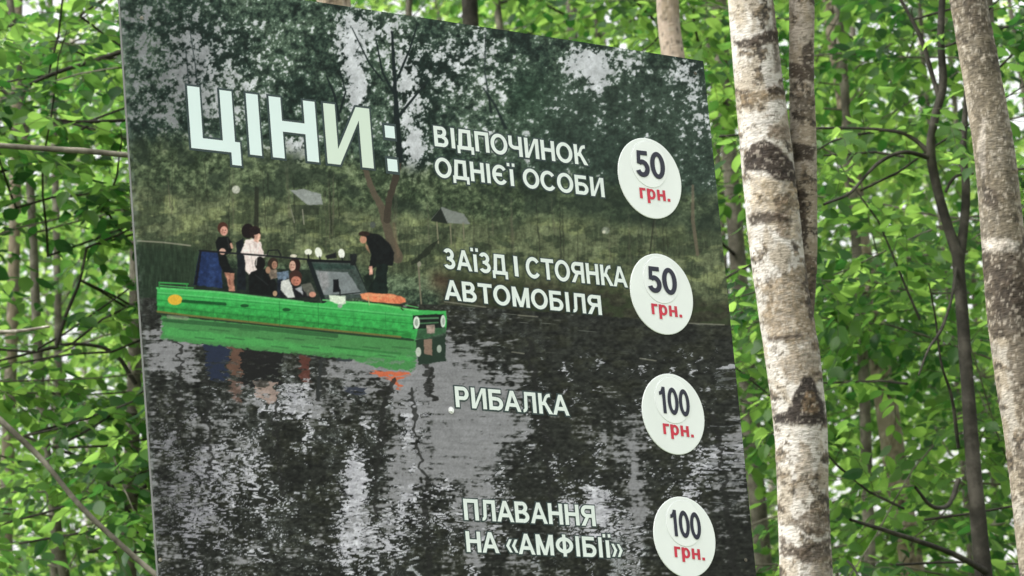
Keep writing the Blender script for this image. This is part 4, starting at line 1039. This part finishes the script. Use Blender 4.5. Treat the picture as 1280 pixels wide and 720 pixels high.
for pp in [(1130, 196), (1100, 164), (1062, 160), (1076, 238), (1022, 284), (1176, 60), (1140, 25), (1213, 120), (1240, 215), (1134, 480), (1155, 650), (1130, 636), (1060, 702), (1150, 400), (1120, 706), (1216, 60)]:
    for rpt in range(1):
        T0.spray(at(pp[0], pp[1], Yd + .35), np.array([rng.uniform(-1, 1), rng.uniform(-.9, .6), rng.uniform(-.2, .35)]), rng.uniform(.5, 1.1), .07, .005)
total_leaves += T0.build(fk, M_leaf, 150, M_bark_dark)

# left: brown trunk with bare sloping limbs
Yl = 13.0
bt = empty('hornbeam_tree', tuple(at(172, 720, Yl)[:2]) + (0,), 'brown smooth trunk left of the sign with long bare sloping branches', 'tree')
P, Rr = full_trunk([(170, -10, 13), (170, 200, 15), (170, 400, 18), (166, 530, 19), (161, 660, 20), (160, 740, 21)], Yl, 3)
tube('trunk', P, Rr, 20, 120, M_bark_brown, bt, .008)
limb(bt, [(176, 196, 7), (120, 190, 7.5), (60, 186, 7.5), (0, 182, 7), (-80, 176, 8)], 9.6, M_bark_mid, dY=0, name='bare_branch')
limb(bt, [(206, 728, 7.5), (150, 680, 7), (100, 632, 7), (50, 572, 7), (0, 525, 8), (-60, 470, 7)], 10.4, M_bark_mid, name='bare_branch')
limb(bt, [(62, 408, 3), (30, 413, 4), (-30, 416, 6)], 10.5, M_bark_grey, name='bare_branch')
limb(bt, [(166, 650, 8), (140, 610, 6), (120, 585, 5), (70, 560, 4), (30, 545, 3)], Yl - .1, M_bark_dark)
limb(bt, [(168, 620, 7), (190, 600, 5), (215, 560, 4)], Yl - .1, M_bark_dark)
limb(bt, [(170, 480, 6), (140, 440, 5), (90, 430, 4), (40, 440, 3)], Yl - .1, M_bark_dark)
limb(bt, [(70, 435, 5), (82, 395, 5), (100, 350, 4), (108, 310, 3)], Yl - 1, M_bark_dark)
limb(bt, [(168, 60, 7), (120, 75, 6), (60, 95, 5), (10, 120, 4), (-40, 140, 3)], Yl - .8, M_bark_dark)
limb(bt, [(170, 150, 5), (110, 152, 4), (40, 148, 3)], Yl - .8, M_bark_dark)
limb(bt, [(0, 215, 4), (40, 200, 5), (90, 170, 4), (120, 150, 3)], Yl - .8, M_bark_dark)
limb(bt, [(150, 470, 4), (140, 200, 3), (150, 230, 3)], Yl - .4, M_bark_dark) if False else None
T1 = Tree()
for pp in [(120, 75), (60, 95), (10, 120), (110, 152), (40, 148), (90, 430), (40, 440), (120, 585), (70, 560), (30, 545), (100, 350), (108, 310), (60, 200), (20, 30), (100, 20), (140, 440), (60, 640), (20, 680), (110, 690), (20, 260), (130, 260), (60, 320)]:
    for rpt in range(2):
        T1.spray(at(pp[0], pp[1], Yl - .7), np.array([rng.uniform(-1, 1), rng.uniform(-.9, .6), rng.uniform(-.2, .35)]), rng.uniform(.6, 1.3), .075, .005)
total_leaves += T1.build(bt, M_leaf, 150, M_bark_dark)

# plain trunks seen above the board
for pp, Y, lab, mt in (([(586, -20, 20), (588, 30, 20), (600, 130, 22)], 14.0, 'dark brown trunk behind the sign, above the first letters of the top price line', M_bark_dark),
                       ([(714, -20, 13), (716, 50, 14), (728, 150, 15)], 19.0, 'thin grey trunk in the bright gap above the sign', M_bark_brown),
                       ([(618, -20, 9), (628, 60, 9), (640, 150, 10)], 17.0, 'very thin sapling stem above the middle of the sign', M_bark_brown),
                       ([(898, -20, 18), (904, 100, 19), (912, 200, 20)], 16.0, 'brown trunk glimpsed between the sign and the twin birch', M_bark_brown)):
    P, Rr = full_trunk(pp, Y, 6)
    e = empty('hornbeam_tree', (P[0][0], P[0][1], 0), lab, 'tree')
    tube('trunk', P, Rr, 18, 80, mt, e, .008)
    t_ = Tree(); zl, zh = zrange(Y); P_ = spline(P, 100)
    for k in range(12):
        z = rng.uniform(zl + .3, zh + 1.2); p = np.array([np.interp(z, P_[:, 2], P_[:, j]) for j in range(3)]); a = rng.uniform(0, 2 * np.pi)
        t_.spray(p, np.array([math.cos(a), math.sin(a), rng.uniform(.1, .5)]), rng.uniform(1.0, 2.0), .075, .009)
    total_leaves += t_.build(e, M_leaf, 60, M_bark_dark)

# the wood behind: broadleaf trees one after another into the distance
LOOKS = ['slim', 'crooked', 'spreading', 'straight', 'leaning', 'bushy']
spots = []
Y = 12.2; k = 0
lanes = [-.9, .78, -.62, .42, .98, -.2, -1.05, .62, .12, -.75, .88, -.4, 1.08, .3, -.95, .7, -.08, -.6, .95, .5, -1.0, .2, -.35, .8, -.8, .05, 1.0, -.55]
for f_ in lanes:
    spots.append(((f_ if abs(f_) < .9 else f_ * 1.12) * (.16 * Y + .35) + rng.uniform(-.15, .15) , Y)); Y += .66
def where(x, Y):
    px, py = project(np.array([x, Y, 1.6 + Y * .233]))
    if px < 60: a = 'beyond the left edge of the picture'
    elif px < 190: a = 'in the leafy strip left of the sign'
    elif px < 560: a = 'behind the left half of the sign'
    elif px < 900: a = 'behind the right half of the sign'
    elif px < 1060: a = 'behind the twin-stemmed birch'
    elif px < 1190: a = 'between twin birch and dark forked tree'
    else: a = 'behind the right-hand birch'
    return a
seen = {}
ORD = ['nearest', 'second', 'third', 'fourth', 'fifth', 'sixth', 'seventh', 'eighth', 'ninth', 'tenth', 'eleventh', 'twelfth']
for x0, Y in spots:
    wh = where(x0, Y); seen[wh] = seen.get(wh, -1) + 1
    e = empty('broadleaf_tree', (x0, Y, 0), '%s leafy green tree %s' % (ORD[seen[wh]], wh), 'tree', 'leafy trees of the wood behind the sign')
    zl, zh = zrange(Y); zt = zh + 2.5 + rng.uniform(0, 2)
    lean = rng.uniform(-.03, .03, 2); n = 9; zz = np.linspace(-.1, zt, n)
    P = np.stack([x0 + lean[0] * zz + np.cumsum(rng.normal(0, .05, n)), Y + lean[1] * zz + np.cumsum(rng.normal(0, .05, n)), zz], 1)
    r0 = rng.uniform(.018, .04)
    tube('trunk', P, np.linspace(r0, .008, n), 9, 50, [M_bark_mid, M_bark_brown][int(rng.integers(0, 2))], e, .004)
    t_ = Tree(); Q = spline(P, 100)
    nb = int((zh - zl + 2.0) * 6.0)
    for k in range(nb):
        z = rng.uniform(zl - .7, zh + 1.0); p = np.array([np.interp(z, Q[:, 2], Q[:, j]) for j in range(3)]); a = rng.uniform(0, 2 * np.pi)
        t_.spray(p, np.array([math.cos(a), .8 * math.sin(a), rng.uniform(.0, .5)]), rng.uniform(1.0, 2.5) * (1 + (Y - 12) / 40), .072 + (Y - 12) * .0014, .0045, dens=1.05 - (Y - 12) * .022)
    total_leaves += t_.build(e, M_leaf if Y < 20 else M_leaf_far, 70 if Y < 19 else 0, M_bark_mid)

# the far wood: one green mass of leaf clumps and thin stems, open in places to the sky
def far_wood():
    V = []; F = []; tt = []; b = 0
    n = 18000
    Y = rng.uniform(33, 52, n); X = rng.uniform(-1, 1, n) * (.17 * Y + 1.5); zl = 1.6 + Y * .12; zh = 1.6 + Y * .36; Z = zl + (zh - zl) * rng.uniform(0, 1, n)
    dens = fbm(X / 1.1 + 50, Z / .9 + Y / 9, 301, 3)
    k = dens > .54; X, Y, Z = X[k], Y[k], Z[k]
    P = np.stack([X, Y, Z], 1) + rng.normal(0, .15, (len(X), 3)); D = rng.normal(0, 1, P.shape); D[:, 2] -= .3
    v, f, t, *_ = leaf_arrays(P, D, np.array([0, 0, 1.0]) + rng.normal(0, .7, P.shape), rng.uniform(.10, .19, len(P)), rng.beta(2, 2, len(P)), far=True)
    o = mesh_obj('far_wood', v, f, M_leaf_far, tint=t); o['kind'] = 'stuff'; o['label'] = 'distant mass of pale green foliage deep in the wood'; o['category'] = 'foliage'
far_wood()
for k, (px_, Y, w) in enumerate([(100, 36, 9), (212, 33, 10), (680, 35, 10), (760, 32, 9), (955, 34, 9), (1075, 31, 11), (1160, 37, 9), (1235, 33, 10)]):
    P, Rr = full_trunk([(px_ - 12, -30, w * .8), (px_, 300, w * .9), (px_ + 14, 740, w)], Y, 3)
    e = empty('far_tree', (P[0][0], P[0][1], 0), '%s slender distant stem counted from the left, deep among the leaves' % ORD[k].replace('nearest', 'first'), 'tree', 'distant slender stems')
    tube('trunk', P, Rr, 8, 30, M_bark_brown if k % 2 else M_bark_grey, e, .01)
    t_ = Tree()
    for j in range(10):
        i_ = int(rng.integers(2, len(P) - 1)); a = rng.uniform(0, 6.28); t_.spray(P[i_] + np.array([0, 0, rng.uniform(-1, 1)]), np.array([math.cos(a), math.sin(a), .3]), 2.0, .12, .01, .6)
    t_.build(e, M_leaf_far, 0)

# crowns of the birches, high above the frame
for e, px_, py_, Y in ((birch, 925, -160, Yb), (rb, 1190, -160, Yr), (mb, 1020, -120, 15), (tb, 826, -160, 11), (lb, 404, -160, 10.5), (gb, 26, -120, 17)):
    t_ = Tree(); p0 = at(px_, py_, Y)
    for k in range(14):
        z = rng.uniform(.8, 5.5); a = rng.uniform(0, 6.28); 
        t_.spray(np.array([p0[0] - .02 * z, p0[1] + .3, p0[2] + z * .7]), np.array([math.cos(a), abs(math.sin(a)) + .1, .6]), rng.uniform(1, 1.8), .06, .012, .7)
    t_.build(e, M_leaf, 0, M_bark_grey)
print('leaves', total_leaves, 'objects', len(bpy.data.objects))
